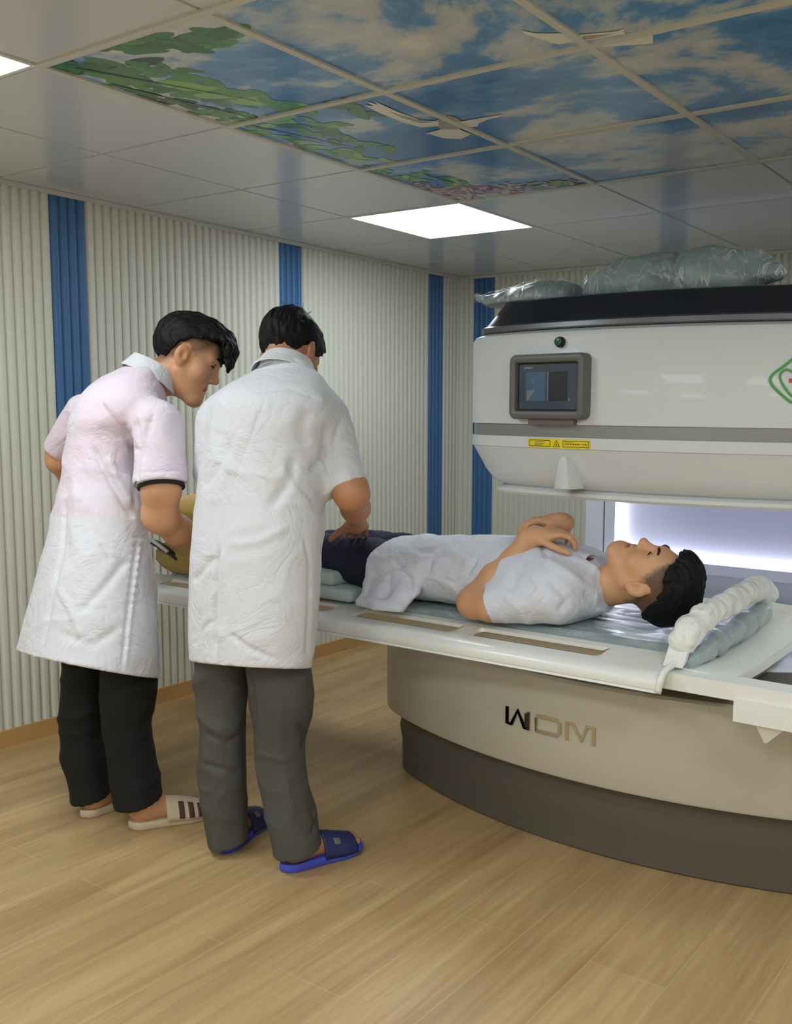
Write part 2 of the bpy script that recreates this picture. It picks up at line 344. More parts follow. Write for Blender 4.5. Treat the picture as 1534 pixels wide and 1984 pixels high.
class Field:
    def __init__(s, lo, hi, h):
        s.lo = np.asarray(lo, float); s.h = h; s.n = np.ceil((np.asarray(hi)-s.lo)/h).astype(int)+1
        s.A = np.full(s.n, 9.0, np.float32); s.ax = [s.lo[i]+h*np.arange(s.n[i]) for i in range(3)]
    def sub(s, lo, hi, pad):
        a = np.maximum(np.floor((np.asarray(lo)-pad-s.lo)/s.h).astype(int), 0); b = np.minimum(np.ceil((np.asarray(hi)+pad-s.lo)/s.h).astype(int)+1, s.n)
        if (b-a <= 0).any(): return None, None
        sl = tuple(slice(a[i], b[i]) for i in range(3))
        g = np.meshgrid(*[s.ax[i][sl[i]].astype(np.float32) for i in range(3)], indexing='ij', sparse=True)
        return sl, g
    def put(s, sl, d, k, op):
        a = s.A[sl]
        if op == '+':
            hh = np.maximum(k-np.abs(a-d), 0)/max(k, 1e-6); s.A[sl] = np.minimum(a, d)-hh*hh*k*.25
        elif op == '-':
            d = -d; hh = np.maximum(k-np.abs(a-d), 0)/max(k, 1e-6); s.A[sl] = np.maximum(a, d)+hh*hh*k*.25
    def cone(s, a, b, ra, rb, k=.01, op='+', cutb=None, bulge=0):
        a = np.asarray(a, float); b = np.asarray(b, float); r = max(ra, rb)+abs(bulge)
        sl, g = s.sub(np.minimum(a, b)-r, np.maximum(a, b)+r, k+3*s.h)
        if sl is None: return
        ba = b-a; L2 = max(ba@ba, 1e-9)
        q = [(g[i]-a[i]) for i in range(3)]
        t = (q[0]*ba[0]+q[1]*ba[1]+q[2]*ba[2])/L2; tt = np.clip(t, 0, 1)
        d = np.sqrt((q[0]-tt*ba[0])**2+(q[1]-tt*ba[1])**2+(q[2]-tt*ba[2])**2)-(ra+(rb-ra)*tt+bulge*4*tt*(1-tt))
        if cutb is not None: d = np.maximum(d, (t-cutb)*math.sqrt(L2))
        s.put(sl, d.astype(np.float32), k, op)
    def chain(s, pts, rad, k=.01, op='+'):
        for i in range(len(pts)-1): s.cone(pts[i], pts[i+1], rad[i], rad[i+1], k, op)
    def ell(s, c, r, rot=None, k=.01, op='+'):
        c = np.asarray(c, float); r = np.asarray(r, float); mr = r.max()
        sl, g = s.sub(c-mr, c+mr, k+3*s.h)
        if sl is None: return
        rot = np.eye(3) if rot is None else np.asarray(rot)   # columns = local axes
        q = [g[i]-c[i] for i in range(3)]
        k0 = 0; k1 = 0
        for j in range(3):
            u = (q[0]*rot[0, j]+q[1]*rot[1, j]+q[2]*rot[2, j])/r[j]; k0 = k0+u*u; k1 = k1+(u/r[j])**2
        k0 = np.sqrt(k0); k1 = np.sqrt(k1)+1e-9
        s.put(sl, (k0*(k0-1)/k1).astype(np.float32), k, op)
    def loft(s, axis, keys, k=.01, op='+', pw=2.0):
        "keys: (t, c1, c2, a, b, (dir1, dir2)); a along the first local axis, b along the facing direction"
        T = [q[0] for q in keys]; o1, o2 = [(1, 2), (0, 2), (0, 1)][axis]
        mr = max(max(q[3], q[4]) for q in keys); lo = np.zeros(3); hi = np.zeros(3)
        lo[axis], hi[axis] = T[0], T[-1]
        lo[o1], hi[o1] = min(q[1] for q in keys)-mr, max(q[1] for q in keys)+mr; lo[o2], hi[o2] = min(q[2] for q in keys)-mr, max(q[2] for q in keys)+mr
        sl, g = s.sub(lo, hi, k+3*s.h); t = g[axis]
        C1, C2, Aa, Bb = [catmull(t, T, [q[j] for q in keys]) for j in (1, 2, 3, 4)]
        fx = catmull(t, T, [q[5][0] for q in keys]); fy = catmull(t, T, [q[5][1] for q in keys])
        x = g[o1]-C1; y = g[o2]-C2
        v = x*fx+y*fy; u = -x*fy+y*fx
        q_ = ((np.abs(u)/Aa)**pw+(np.abs(v)/Bb)**pw)**(1/pw)+1e-6; rr = np.sqrt(u*u+v*v)+1e-6
        d = rr*(1-1/q_); d = np.where(q_ < .5, -np.minimum(Aa, Bb)*.6+0*d, d)
        d = np.maximum(d, np.maximum(T[0]-t, t-T[-1])+0*d)
        s.put(sl, d.astype(np.float32), k, op)
    def plane(s, p, n):
        "cut away the side n points to"
        p = np.asarray(p, float); n = np.asarray(n, float); n = n/np.linalg.norm(n)
        d = (s.ax[0][:, None, None]-p[0])*n[0]+(s.ax[1][None, :, None]-p[1])*n[1]+(s.ax[2][None, None, :]-p[2])*n[2]
        s.A = np.maximum(s.A, d.astype(np.float32))
    def disturb(s, fn, band=.05):
        idx = np.nonzero(np.abs(s.A) < band)
        P = np.stack([s.ax[i][idx[i]] for i in range(3)], -1); s.A[idx] += fn(P).astype(np.float32)
    def mesh(s):
        A = s.A; neg = A < 0; c = np.zeros(np.array(A.shape)-1, np.int8)
        for dx in (0, 1):
            for dy in (0, 1):
                for dz in (0, 1): c += neg[dx:dx+c.shape[0], dy:dy+c.shape[1], dz:dz+c.shape[2]]
        act = (c > 0) & (c < 8); I = np.argwhere(act); ids = np.full(c.shape, -1, np.int64); ids[act] = np.arange(len(I))
        S = np.zeros((len(I), 3)); N = np.zeros(len(I))
        cor = np.array([(x, y, z) for x in (0, 1) for y in (0, 1) for z in (0, 1)])
        vals = np.stack([A[I[:, 0]+q[0], I[:, 1]+q[1], I[:, 2]+q[2]] for q in cor], -1)
        for a in range(8):
            for b in range(a+1, 8):
                if abs(cor[a]-cor[b]).sum() != 1: continue
                va, vb = vals[:, a], vals[:, b]; mk = (va < 0) != (vb < 0); t = np.where(mk, va/(va-vb+1e-20), 0)
                S += mk[:, None]*(cor[a]+t[:, None]*(cor[b]-cor[a])); N += mk
        V = s.lo+s.h*(I+S/N[:, None]); Q = []
        for ax in range(3):
            o1, o2 = [(1, 2), (2, 0), (0, 1)][ax]
            sl0 = [slice(1, -1)]*3; sl0[ax] = slice(0, -1); sl1 = [slice(1, -1)]*3; sl1[ax] = slice(1, None)
            n0 = neg[tuple(sl0)]; n1 = neg[tuple(sl1)]; E = np.argwhere(n0 != n1)
            if not len(E): continue
            base = E.copy(); base[:, o1] += 1; base[:, o2] += 1
            def cid(d1, d2):
                q = base.copy(); q[:, o1] += d1; q[:, o2] += d2; return ids[q[:, 0], q[:, 1], q[:, 2]]
            qd = np.stack([cid(-1, -1), cid(0, -1), cid(0, 0), cid(-1, 0)], -1)
            flip = ~n0[tuple(E.T)]; qd[flip] = qd[flip][:, ::-1]; Q.append(qd)
        Q = np.concatenate(Q); return V, Q[(Q >= 0).all(1)]
def relax(V, Q, it=2, lam=.5):
    E = np.concatenate([Q[:, [0, 1]], Q[:, [1, 2]], Q[:, [2, 3]], Q[:, [3, 0]]]); E = np.concatenate([E, E[:, ::-1]])
    cnt = np.maximum(np.bincount(E[:, 0], minlength=len(V)), 1)[:, None]
    for k in range(it):
        for l in (lam, -lam*1.04):
            s = np.stack([np.bincount(E[:, 0], weights=V[E[:, 1], j], minlength=len(V)) for j in range(3)], -1)/cnt
            V = V+l*(s-V)
    return V
def proj_px(P):
    d = P-CAM; w_ = d@_F; return np.stack([PPX+FPX*(d@_R)/w_, PPY-FPX*(d@_U)/w_], -1), w_
def field_mesh(name, F, m, parent=None, it=2):
    V, Q = F.mesh(); V = relax(V, Q, it); o = np_mesh(name, V, Q, m); 
    if parent is not None: adopt(o, parent)
    return o
# ================================================================== the room
bm = bmesh.new(); box(bm, (0, YF, -.05), (XR, YB, 0)); struct(obj('floor', bm, M['floor']))

def slat_wall(name, length, segs, place, z0, z1):
    "fluted cladding: segs = (start, end, material index, ribs)"
    bm = bmesh.new(); prev = None
    prof = [(0, 0), (.13, 0), (.20, .6), (.30, .92), (.45, 1), (.65, 1), (.80, .92), (.90, .6), (.97, 0)]
    pts = []
    for (a, b, mi, n) in segs:
        for k in range(n):
            for (u, h) in prof: pts.append((a+(b-a)*(k+u)/n, h*.0135, mi))
    pts.append((segs[-1][1], 0, segs[-1][2]))
    lo = [bm.verts.new(place(s, h, z0)) for s, h, mi in pts]; hi = [bm.verts.new(place(s, h, z1)) for s, h, mi in pts]
    for i in range(len(pts)-1):
        f = bm.faces.new((lo[i], lo[i+1], hi[i+1], hi[i])); f.material_index = pts[i][2]; f.smooth = True
    # the wall body behind the slats
    bl = [bm.verts.new(place(s, -.09, z)) for s, z in ((pts[0][0], z0), (pts[-1][0], z0), (pts[-1][0], z1), (pts[0][0], z1))]
    bm.faces.new(bl); bm.faces.new((lo[0], hi[0], bl[3], bl[0])); bm.faces.new((lo[-1], bl[1], bl[2], hi[-1]))
    me = bpy.data.meshes.new(name); bm.to_mesh(me); bm.free()
    return struct(link_mesh(name, me, [M['cream'], M['blue']]))
def seg_list(stripes, a, b, pitch=.0392):
    out = []; s = a
    for (p, q) in stripes:
        out.append((s, p, 0, max(1, round((p-s)/pitch)))); out.append((p, q, 1, 4)); s = q
    out.append((s, b, 0, max(1, round((b-s)/pitch)))); return out
ls = [(2.281+1.2225*k, 2.281+1.2225*k+.155) for k in range(-3, 2)]+[(4.722, 4.868)]
slat_wall('wall_left', 0, seg_list(ls, YF, YB), lambda s, h, z: (h, s, z), 0, H+.02)
bs = [(.113+1.22*k, .113+1.22*k+.150) for k in range(0, 4)]
slat_wall('wall_back', 0, seg_list(bs, .0, XR), lambda s, h, z: (s, YB-h, z), 0, H+.02)
for nm, lo, hi in (('wall_right', (XR, YF, 0), (XR+.1, YB, H+.02)), ('wall_front', (-.09, YF-.1, 0), (XR+.1, YF, H+.02))):
    bm = bmesh.new(); box(bm, lo, hi); struct(obj(nm, bm, M['wall']))
bm = bmesh.new(); box(bm, (.0005, YF, 0), (.022, YB, .068)); struct(obj('baseboard_left', bm, M['skirting'], bevel=.004))
bm = bmesh.new(); box(bm, (.022, YB-.022, 0), (XR, YB-.0005, .068)); struct(obj('baseboard_back', bm, M['skirting'], bevel=.004))

# ceiling: lay-in tiles around a printed field, lights let into the grid
def gx(b): return XV+b*TILE
def gy(a): return Y0+a*TILE
AX = [0.0]+[gx(b) for b in range(-2, 7) if 0 < gx(b) < XR]+[XR]
AY = [YF]+[gy(a) for a in range(-7, 7) if YF < gy(a) < YB]+[YB]
def cellof(x, y): return math.floor((x-XV)/TILE+1e-6), math.floor((y-Y0)/TILE+1e-6)
LIGHTS = [(b, a) for b in (-1, 4) for a in (3, -1, -5)]+[(1, -3), (1, -6), (3, -3)]  # last three are added fill panels, unseen, to brighten the scanner front
MURAL = [(b, a) for b in range(0, 4) for a in range(0, 3)]
bm = bmesh.new(); g = .003
for i in range(len(AX)-1):
    for j in range(len(AY)-1):
        c = cellof((AX[i]+AX[i+1])/2, (AY[j]+AY[j+1])/2)
        if c in LIGHTS or c in MURAL: continue
        x0, x1, y0, y1 = AX[i]+g, AX[i+1]-g, AY[j]+g, AY[j+1]-g
        e = .0035
        vs = [bm.verts.new(p) for p in ((x0, y0, H+.012), (x1, y0, H+.012), (x1, y1, H+.012), (x0, y1, H+.012))]
        wv = [bm.verts.new(p) for p in ((x0+e, y0+e, H), (x1-e, y0+e, H), (x1-e, y1-e, H), (x0+e, y1-e, H))]
        bm.faces.new(wv[::-1])
        for k in range(4): bm.faces.new((vs[k], vs[(k+1) % 4], wv[(k+1) % 4], wv[k]))
nf = len(bm.faces)
box(bm, (-.09, YF-.1, H+.0125), (XR+.1, YB+.09, H+.09))
for k, f in enumerate(bm.faces):
    if k >= nf: f.material_index = 1
me = bpy.data.meshes.new('ceiling'); bm.to_mesh(me); bm.free(); struct(link_mesh('ceiling', me, [M['tile'], M['gap']]))
# white grid bars around the printed field
bm = bmesh.new(); tw = .011
for b in range(0, 5): box(bm, (gx(b)-tw, gy(0)-tw, H-.006), (gx(b)+tw, gy(3)+tw, H+.002))
for a in range(0, 4):
    for b in range(0, 4): box(bm, (gx(b)+tw, gy(a)-tw, H-.006), (gx(b+1)-tw, gy(a)+tw, H+.002))
struct(obj('trim_1', bm, M['tee'], bevel=.0015))
bm = bmesh.new()
box(bm, (.012, YF, H-.018), (.024, YB-.012, H-.001)); box(bm, (.024, YB-.024, H-.018), (XR, YB-.012, H-.001)); struct(obj('trim_2', bm, M['tee']))

# lights
LL = {(-1, 3): 'bright square ceiling light panel beyond the printed sky, above the far corner', (-1, -1): 'bright square ceiling light panel cut off by the left edge of the photo'}
for (b, a) in LIGHTS:
    lab = LL.get((b, a), 'square ceiling light panel, %s side of the room, %s' % ('left' if b < 0 else 'middle' if b < 2 else 'centre right' if b == 3 else 'right', {3: 'far end', -1: 'level with the camera', -5: 'behind the camera', -3: 'added fill light over the camera', -6: 'added fill light by the front wall'}[a]))
    t = empty('ceiling_light', (gx(b)+.3, gy(a)+.3, H), lab, 'ceiling light', 'square light panels in the ceiling grid')
    bm = bmesh.new(); f = .012
    box(bm, (-.296, -.296, -.004), (.296, -.296+f, .01)); box(bm, (-.296, .296-f, -.004), (.296, .296, .01))
    box(bm, (-.296, -.296+f, -.004), (-.296+f, .296-f, .01)); box(bm, (.296-f, -.296+f, -.004), (.296, .296-f, .01))
    obj('light_frame', bm, M['frame'], t)
    bm = bmesh.new(); vs = [bm.verts.new(p) for p in ((-.284, -.284, -.001), (-.284, .284, -.001), (.284, .284, -.001), (.284, -.284, -.001))]; bm.faces.new(vs)
    me = bpy.data.meshes.new('diffuser'); bm.to_mesh(me); bm.free(); link_mesh('diffuser', me, M['diffuser'], t)

# printed ceiling panels
ML = {(0, 0): 'printed sky ceiling panel filled with green branches, nearest the left wall', (0, 1): 'printed sky ceiling panel with leafy twig and the left wing of a dove',
      (0, 2): 'printed sky ceiling panel with pink blossom beside the ceiling light', (1, 0): 'printed sky ceiling panel with large white cloud, beside the branch panel',
      (1, 1): 'printed sky ceiling panel with the body of a dove and pale cloud', (1, 2): 'printed sky ceiling panel of blue sky and cloud next to the blossom panel',
      (2, 0): 'printed sky ceiling panel with a second dove, at the top edge of the photo', (2, 1): 'printed sky ceiling panel of plain blue, right of the dove panels',
      (2, 2): 'printed sky ceiling panel of cloud at the far edge, over the upper magnet', (3, 0): 'printed sky ceiling panel, near row, farthest from the left wall',
      (3, 1): 'printed sky ceiling panel, middle row, farthest from the left wall', (3, 2): 'printed sky ceiling panel, far row, farthest from the left wall'}
rng = random.Random(3)
def leaf(A, B, L, W, ang, m):
    n = 10; out = []
    for k in range(n):
        t = 2*math.pi*k/n; u = math.cos(t); v = math.sin(t)*(1-.25*u)
        out.append((A+(u*L*math.cos(ang)-v*W*math.sin(ang)), B+(u*L*math.sin(ang)+v*W*math.cos(ang))))
    return out, m
PRINT = []   # (outline in tile units (a, b), material)
def branch(p, q, n, L, spread, mats, wt=1.0):
    for i in range(n):
        t = rng.random(); a = p[0]+(q[0]-p[0])*t+rng.gauss(0, spread); b = p[1]+(q[1]-p[1])*t+rng.gauss(0, spread)
        ang = math.atan2(q[1]-p[1], q[0]-p[0])+rng.choice((-1, 1))*rng.uniform(.2, .9)
        s = L*rng.uniform(.6, 1.2); PRINT.append((*leaf(a, b, s, s*.42, ang, rng.choice(mats)),))
dark, mid, lite = [LEAVES[0], LEAVES[4], LEAVES[3]], [LEAVES[0], LEAVES[1], LEAVES[3]], [LEAVES[1], LEAVES[2], LEAVES[1]]
branch((-.0, .02), (.35, .45), 34, .085, .06, dark); branch((.02, .35), (.22, .92), 30, .10, .045, mid)
branch((.2, .1), (.8, .4), 36, .08, .07, mid); branch((.45, .3), (1.0, .5), 32, .085, .05, lite)
branch((.5, .06), (1.05, .2), 30, .06, .05, dark); branch((.9, .1), (1.3, .5), 24, .07, .06, lite)
branch((1.1, .05), (1.9, .2), 40, .065, .05, lite); branch((1.2, .3), (1.7, .36), 20, .075, .04, mid)
branch((1.0, .70), (1.22, .72), 7, .085, .02, mid); branch((1.9, .04), (2.5, .1), 30, .05, .04, mid)
branch((2.2, .2), (2.75, .3), 20, .055, .05, lite)
for (p, q, n) in (((2.5, .06), (2.95, .12), 130), ((2.7, .2), (2.95, .5), 110), ((2.78, .5), (2.95, .92), 60)):
    for i in range(n):
        t = rng.random(); PRINT.append(leaf(p[0]+(q[0]-p[0])*t+rng.gauss(0, .06), p[1]+(q[1]-p[1])*t+rng.gauss(0, .05), .022*rng.uniform(.6, 1.4), .014, rng.uniform(0, 6), rng.choice(PETALS)))
branch((2.85, .6), (2.95, 1.0), 22, .04, .04, mid)
def print_px(pts, m, ox, oy, k):
    P = [onz(ox+x/k, oy+y/k, H) for x, y in pts]; PRINT.append(([((p[1]-Y0)/TILE, (p[0]-XV)/TILE) for p in P], m))
D1 = (690, 160, 4.794); W_, G_ = BIRDS
print_px([(730, 350), (870, 300), (950, 330), (1000, 380), (960, 430), (780, 430)], G_, *D1)
for pl in ([(80, 205), (170, 212), (600, 345), (760, 355), (770, 400), (600, 410), (450, 370), (300, 310), (200, 270)], [(95, 170), (190, 195), (420, 285), (300, 290), (180, 225)], [(155, 160), (250, 205), (420, 280), (600, 340), (420, 300), (240, 230)]): print_px(pl, W_, *D1)
print_px([(300, 262), (600, 345), (720, 362), (600, 372), (420, 320)], G_, *D1)
print_px([(950, 360), (1150, 325), (1240, 310), (1360, 290), (1340, 310), (1220, 340), (1140, 370), (1120, 405), (1040, 410), (980, 400)], W_, *D1)
print_px([(650, 465), (780, 430), (960, 430), (1070, 475), (970, 520), (850, 515), (780, 505)], W_, *D1)
D2 = (980, 20, 6.67)
print_px([(190, 250), (370, 285), (520, 290), (690, 285), (850, 330), (1000, 300), (1400, 265), (1520, 230), (1534, 300), (1300, 330), (1100, 370), (930, 400), (840, 405), (680, 430), (570, 410), (510, 375), (380, 345), (250, 300)], W_, *D2)
print_px([(1000, 320), (1420, 290), (1100, 360), (960, 380)], G_, *D2); print_px([(1000, 470), (1534, 380), (1900, 300), (1900, 420), (1300, 460)], W_, *D2)
for (p, q) in (((.3, .05), (1.0, .22)), ((.1, .1), (.8, .42)), ((1.0, .1), (1.7, .3)), ((2.3, .25), (2.7, .3))):
    d = Vector((q[0]-p[0], q[1]-p[1])).normalized()*.007
    PRINT.append(([(p[0]-d.y, p[1]+d.x), (p[0]+d.y, p[1]-d.x), (q[0]+d.y*.3, q[1]-d.x*.3), (q[0]-d.y*.3, q[1]+d.x*.3)], TWIG))
def clip(poly, lo, hi):
    for ax in (0, 1):
        for s, lim in ((1, lo[ax]), (-1, hi[ax])):
            out = []
            for i in range(len(poly)):
                p, q = poly[i-1], poly[i]; ip, iq = s*(p[ax]-lim) >= 0, s*(q[ax]-lim) >= 0
                if ip != iq:
                    t = (lim-p[ax])/(q[ax]-p[ax]); out.append((p[0]+t*(q[0]-p[0]), p[1]+t*(q[1]-p[1])))
                if iq: out.append(q)
            poly = out
            if len(poly) < 3: return None
    return poly
mats = [M['mural']]+LEAVES+PETALS+BIRDS+[TWIG]
for (b, a) in MURAL:
    bm = bmesh.new()
    def V(a_, b_, z): return bm.verts.new((gx(b_), gy(a_), z))
    e = .012
    box(bm, (gx(b)+.004, gy(a)+.004, H), (gx(b+1)-.004, gy(a+1)-.004, H+.01))
    for n, (poly, m_) in enumerate(PRINT):
        pl = clip(poly, (a+e, b+e), (a+1-e, b+1-e))
        if not pl: continue
        try:
            f = bm.faces.new([V(p[0], p[1], H-.0003-.0000022*n) for p in pl]); f.material_index = mats.index(m_)
            if f.calc_area() > 0:
                f.normal_update()
                if f.normal.z > 0: f.normal_flip()
        except ValueError: pass
    me = bpy.data.meshes.new('mural_panel'); bm.to_mesh(me); bm.free()
    tag(link_mesh('mural_panel', me, mats), ML[(b, a)], 'ceiling panel', 'printed panels of the sky mural on the ceiling')

# ================================================================== the scanner
def arc_y(x, xc, y0, R): return y0+R-math.sqrt(max(R*R-(x-xc)**2, 0))
def outline(x0, x1, xc, y0, R, yb, rc, ins=0, n=40):
    y0 += ins; x0 += ins; x1 -= ins; yb -= ins; R_ = R-ins; P = []
    f = lambda x: arc_y(x, xc, y0, R_)
    q = lambda a, b, c, m: [tuple((1-t)**2*np.array(a)+2*t*(1-t)*np.array(b)+t*t*np.array(c)) for t in [k/m for k in range(m)]]
    P += q((x0, f(x0)+rc), (x0, f(x0)), (x0+rc, f(x0+rc)), 12)
    for k in range(n): x = x0+rc+(x1-x0-2*rc)*k/n; P.append((x, f(x)))
    P += q((x1-rc, f(x1-rc)), (x1, f(x1)), (x1, f(x1)+rc), 12)
    P += q((x1, yb-rc), (x1, yb), (x1-rc, yb), 8); P += q((x0+rc, yb), (x0, yb), (x0, yb-rc), 8)
    return P
def stack(levels, kw, parent, name, m, auto=40):
    bm = bmesh.new(); rings(bm, [[(x, y, z) for x, y in outline(ins=i, **kw)] for z, i in levels]); return obj(name, bm, m, parent, auto=auto)
ORG = (2.3, 3.3, 0)
mri = empty('mri_scanner', ORG, 'large white open MRI scanner with dark cap, round upper magnet and wide beige base', 'mri scanner')
def A(o): return adopt(o, mri)
BK = dict(x0=1.275, x1=3.25, xc=2.28, y0=2.45, R=1.95, yb=4.15, rc=.14)
A(stack([(0, .055), (.006, .05), (.10, .05), (.155, .042), (.232, .055)], BK, None, 'base_skirt', M['skirt'], 25))
A(stack([(.228, .03), (.232, .004), (.24, 0), (.505, 0), (.522, .006), (.528, .016), (.528, .2)], BK, None, 'base', M['mri_base'], 30))
bm = bmesh.new(); rings(bm, [[(x, y, z) for x, y in outline(ins=.022, **BK)] for z in (.520, .5295)]); A(obj('base_deck_shade', bm, M['deck_shade'], auto=40))  # dark sheet painting the couch's shadow onto the base top
bm = bmesh.new(); box(bm, (2.70, 2.60, .530), (3.15, 3.05, .538)); A(obj('deck_plate', bm, M['mri'], bevel=.004))
MK = dict(x0=1.71, x1=3.02, xc=2.3, y0=2.55, R=1.6, yb=3.84, rc=.075)
A(stack([(1.072, .105), (1.076, .090), (1.084, .074), (1.10, .056), (1.125, .040), (1.16, .024), (1.202, .004), (1.2045, 0), (1.237, 0)], MK, None, 'lower_shell', M['mri'], 16))
A(stack([(1.046, .13), (1.048, .075), (1.056, .068), (1.066, .068), (1.076, .09)], MK, None, 'pole_lip', M['mri'], 30))
A(stack([(1.237, .006), (1.2755, .006)], MK, None, 'trim_band', M['band'], 30))
A(stack([(1.2755, 0), (1.535, 0), (1.550, .008), (1.560, .03), (1.563, .05)], MK, None, 'upper_shell', M['mri'], 30))
A(stack([(1.562, .026), (1.566, .022), (1.580, .024), (1.586, .036)], MK, None, 'cap_rim', M['cap_rim'], 30))
A(stack([(1.584, .034), (1.66, .085), (1.664, .095)], MK, None, 'top_cap', M['cap'], 30))
# lower pole, column and the lit panel at the back
bm = bmesh.new(); rings(bm, [[(2.36+r*math.cos(2*math.pi*k/72), 3.27+r*.86*math.sin(2*math.pi*k/72), z) for k in range(72)] for r, z in ((.64, .527), (.64, .556), (.632, .566), (.60, .569))]); A(obj('lower_pole', bm, M['column'], auto=40))
bm = bmesh.new()
x0, x1, yf, yk = 1.53, 3.15, 3.88, 4.35
box(bm, (x0, yf, .52), (x0+.085, yk, 1.60)); box(bm, (x0+.092, yf+.004, .52), (1.672, yk-.03, 1.60))           # left jamb with its groove
box(bm, (2.97, yf, .52), (x1, yk, 1.60)); box(bm, (1.672, yf, .52), (2.97, yk-.03, .692)); box(bm, (1.672, yf, 1.20), (2.97, yk-.03, 1.60))
box(bm, (x0+.02, yk-.06, .52), (x1-.02, yk-.001, 1.599))
A(obj('column', bm, M['column'], bevel=.006))
bm = bmesh.new(); box(bm, (1.60, yf-.05, .655), (3.05, yf+.001, .698)); A(obj('panel_sill', bm, M['column'], bevel=.012, seg=3))
bm = bmesh.new(); box(bm, (1.673, yf+.05, .693), (2.969, yf+.07, 1.199)); A(obj('lit_panel', bm, M['panel']))
bm = bmesh.new(); s = .012
box(bm, (1.674, yf+.012, .694), (1.674+s, yf+.046, 1.198)); box(bm, (2.968-s, yf+.012, .694), (2.968, yf+.046, 1.198))
box(bm, (1.69, yf+.012, .694), (2.95, yf+.046, .694+s)); box(bm, (1.69, yf+.012, 1.198-s), (2.95, yf+.046, 1.198)); A(obj('led_strip', bm, M['led']))
# moulded post on the lower shell
bm = bmesh.new(); xm = 2.14
def mp(x, z, off): return (x, arc_y(x, 2.3, 2.55, 1.6)-off, z)
bmr = []
for (z, hw, off, top) in ((1.084, .040, .010, 0), (1.12, .034, .008, 0), (1.165, .024, .005, 0), (1.180, .012, .002, 0)):
    bmr.append([mp(xm-hw, z, -.06), mp(xm-hw*.92, z, off*.6-.012), mp(xm-hw*.6, z, off), mp(xm+hw*.6, z, off), mp(xm+hw*.92, z, off*.6-.012), mp(xm+hw, z, -.06)])
rings(bm, bmr); A(obj('moulded_post', bm, M['mri'], auto=50))

# display, set on the curved front
def front(xc_, zc): 
    y = arc_y(xc_, 2.3, 2.55, 1.6); n = Vector((xc_-2.3, y-4.15, 0)).normalized(); t = Vector((-n.y, n.x, 0))
    if t.x < 0: t = -t
    return Matrix(((t.x, n.x, 0, xc_), (t.y, n.y, 0, y), (0, 0, 1, zc), (0, 0, 0, 1)))   # x along the face, y out of it, z up
def rrect(w_, h_, r, n=6):
    P = []
    for cx, cz, a0 in ((w_-r, h_-r, 0), (-w_+r, h_-r, 90), (-w_+r, -h_+r, 180), (w_-r, -h_+r, 270)):
        for k in range(n+1): a = math.radians(a0+90*k/n); P.append((cx+r*math.cos(a), cz+r*math.sin(a)))
    return P
def plate(bm, T, P, y0, y1, holes=None):
    rings(bm, [[T @ Vector((x, y0, z)) for x, z in P], [T @ Vector((x, y1, z)) for x, z in P]])
T = front(2.088, 1.3875)
bm = bmesh.new()
prof = [(0, -.01), (0, .022), (.004, .030), (.010, .033), (.020, .032), (.024, .029), (.026, .014)]
rings(bm, [[T @ Vector((x, y, z)) for x, z in rrect(.141-i, .097-i, max(.020-i*.6, .006))] for i, y in prof], cap1=False)
disp = A(obj('display', bm, M['bezel'], auto=35))
bm = bmesh.new(); plate(bm, T, rrect(.1155, .0715, .006), .008, .0145)
def sub(o): o.parent = disp; o.matrix_parent_inverse = Matrix.Identity(4); return o
sub(obj('screen_border', bm, M['groove'], auto=35))
bm = bmesh.new(); plate(bm, T, rrect(.108, .067, .006), .0146, .018); sub(obj('screen', bm, M['screen'], auto=35))
bm = bmesh.new(); plate(bm, T, [(-.082, -.042), (-.008, -.042), (-.008, .044), (-.082, .044)], .0181, .0186); sub(obj('screen_window', bm, M['ui_blue']))
bm = bmesh.new(); plate(bm, T, [(.006, -.042), (.074, -.042), (.074, .044), (.006, .044)], .0181, .0186); sub(obj('screen_window', bm, M['ui_dark']))
for r in ([(-.09, .054), (-.055, .054), (-.053, .060), (-.09, .060)], [(.0, -.042), (.004, -.042), (.004, .044), (.0, .044)], [(.078, -.042), (.084, -.042), (.084, -.034), (.078, -.034)],
          [(-.078, -.040), (-.07, -.040), (-.045, -.008), (-.078, -.012)], [(-.062, .02), (-.058, .024), (-.05, .012), (-.053, .010)]):
    bm = bmesh.new(); plate(bm, T, r, .0187, .019); sub(obj('screen_mark', bm, M['ui_grey']))
bm = bmesh.new(); plate(bm, T, rrect(.05, .012, .006), .0, .018)
T2 = front(2.10, 1.285); bm.clear(); plate(bm, T2, rrect(.085, .010, .005), -.004, .016); sub(obj('display_foot', bm, M['bezel'], auto=35))
# green button
T = front(2.122, 1.518); bm = bmesh.new()
rings(bm, [[T @ Vector((r*math.cos(2*math.pi*k/20), y, r*math.sin(2*math.pi*k/20))) for k in range(20)] for r, y in ((.016, -.005), (.016, .010), (.0145, .013))])
btn = A(obj('indicator_button', bm, M['black'], auto=40))
bm = bmesh.new(); rings(bm, [[T @ Vector((r*math.cos(2*math.pi*k/20)-.001, y, r*math.sin(2*math.pi*k/20)+.001)) for k in range(20)] for r, y in ((.0125, .012), (.0125, .017), (.009, .0185))])
o = obj('button_lens', bm, M['green_led'], auto=40); o.parent = btn; o.matrix_parent_inverse = Matrix.Identity(4)
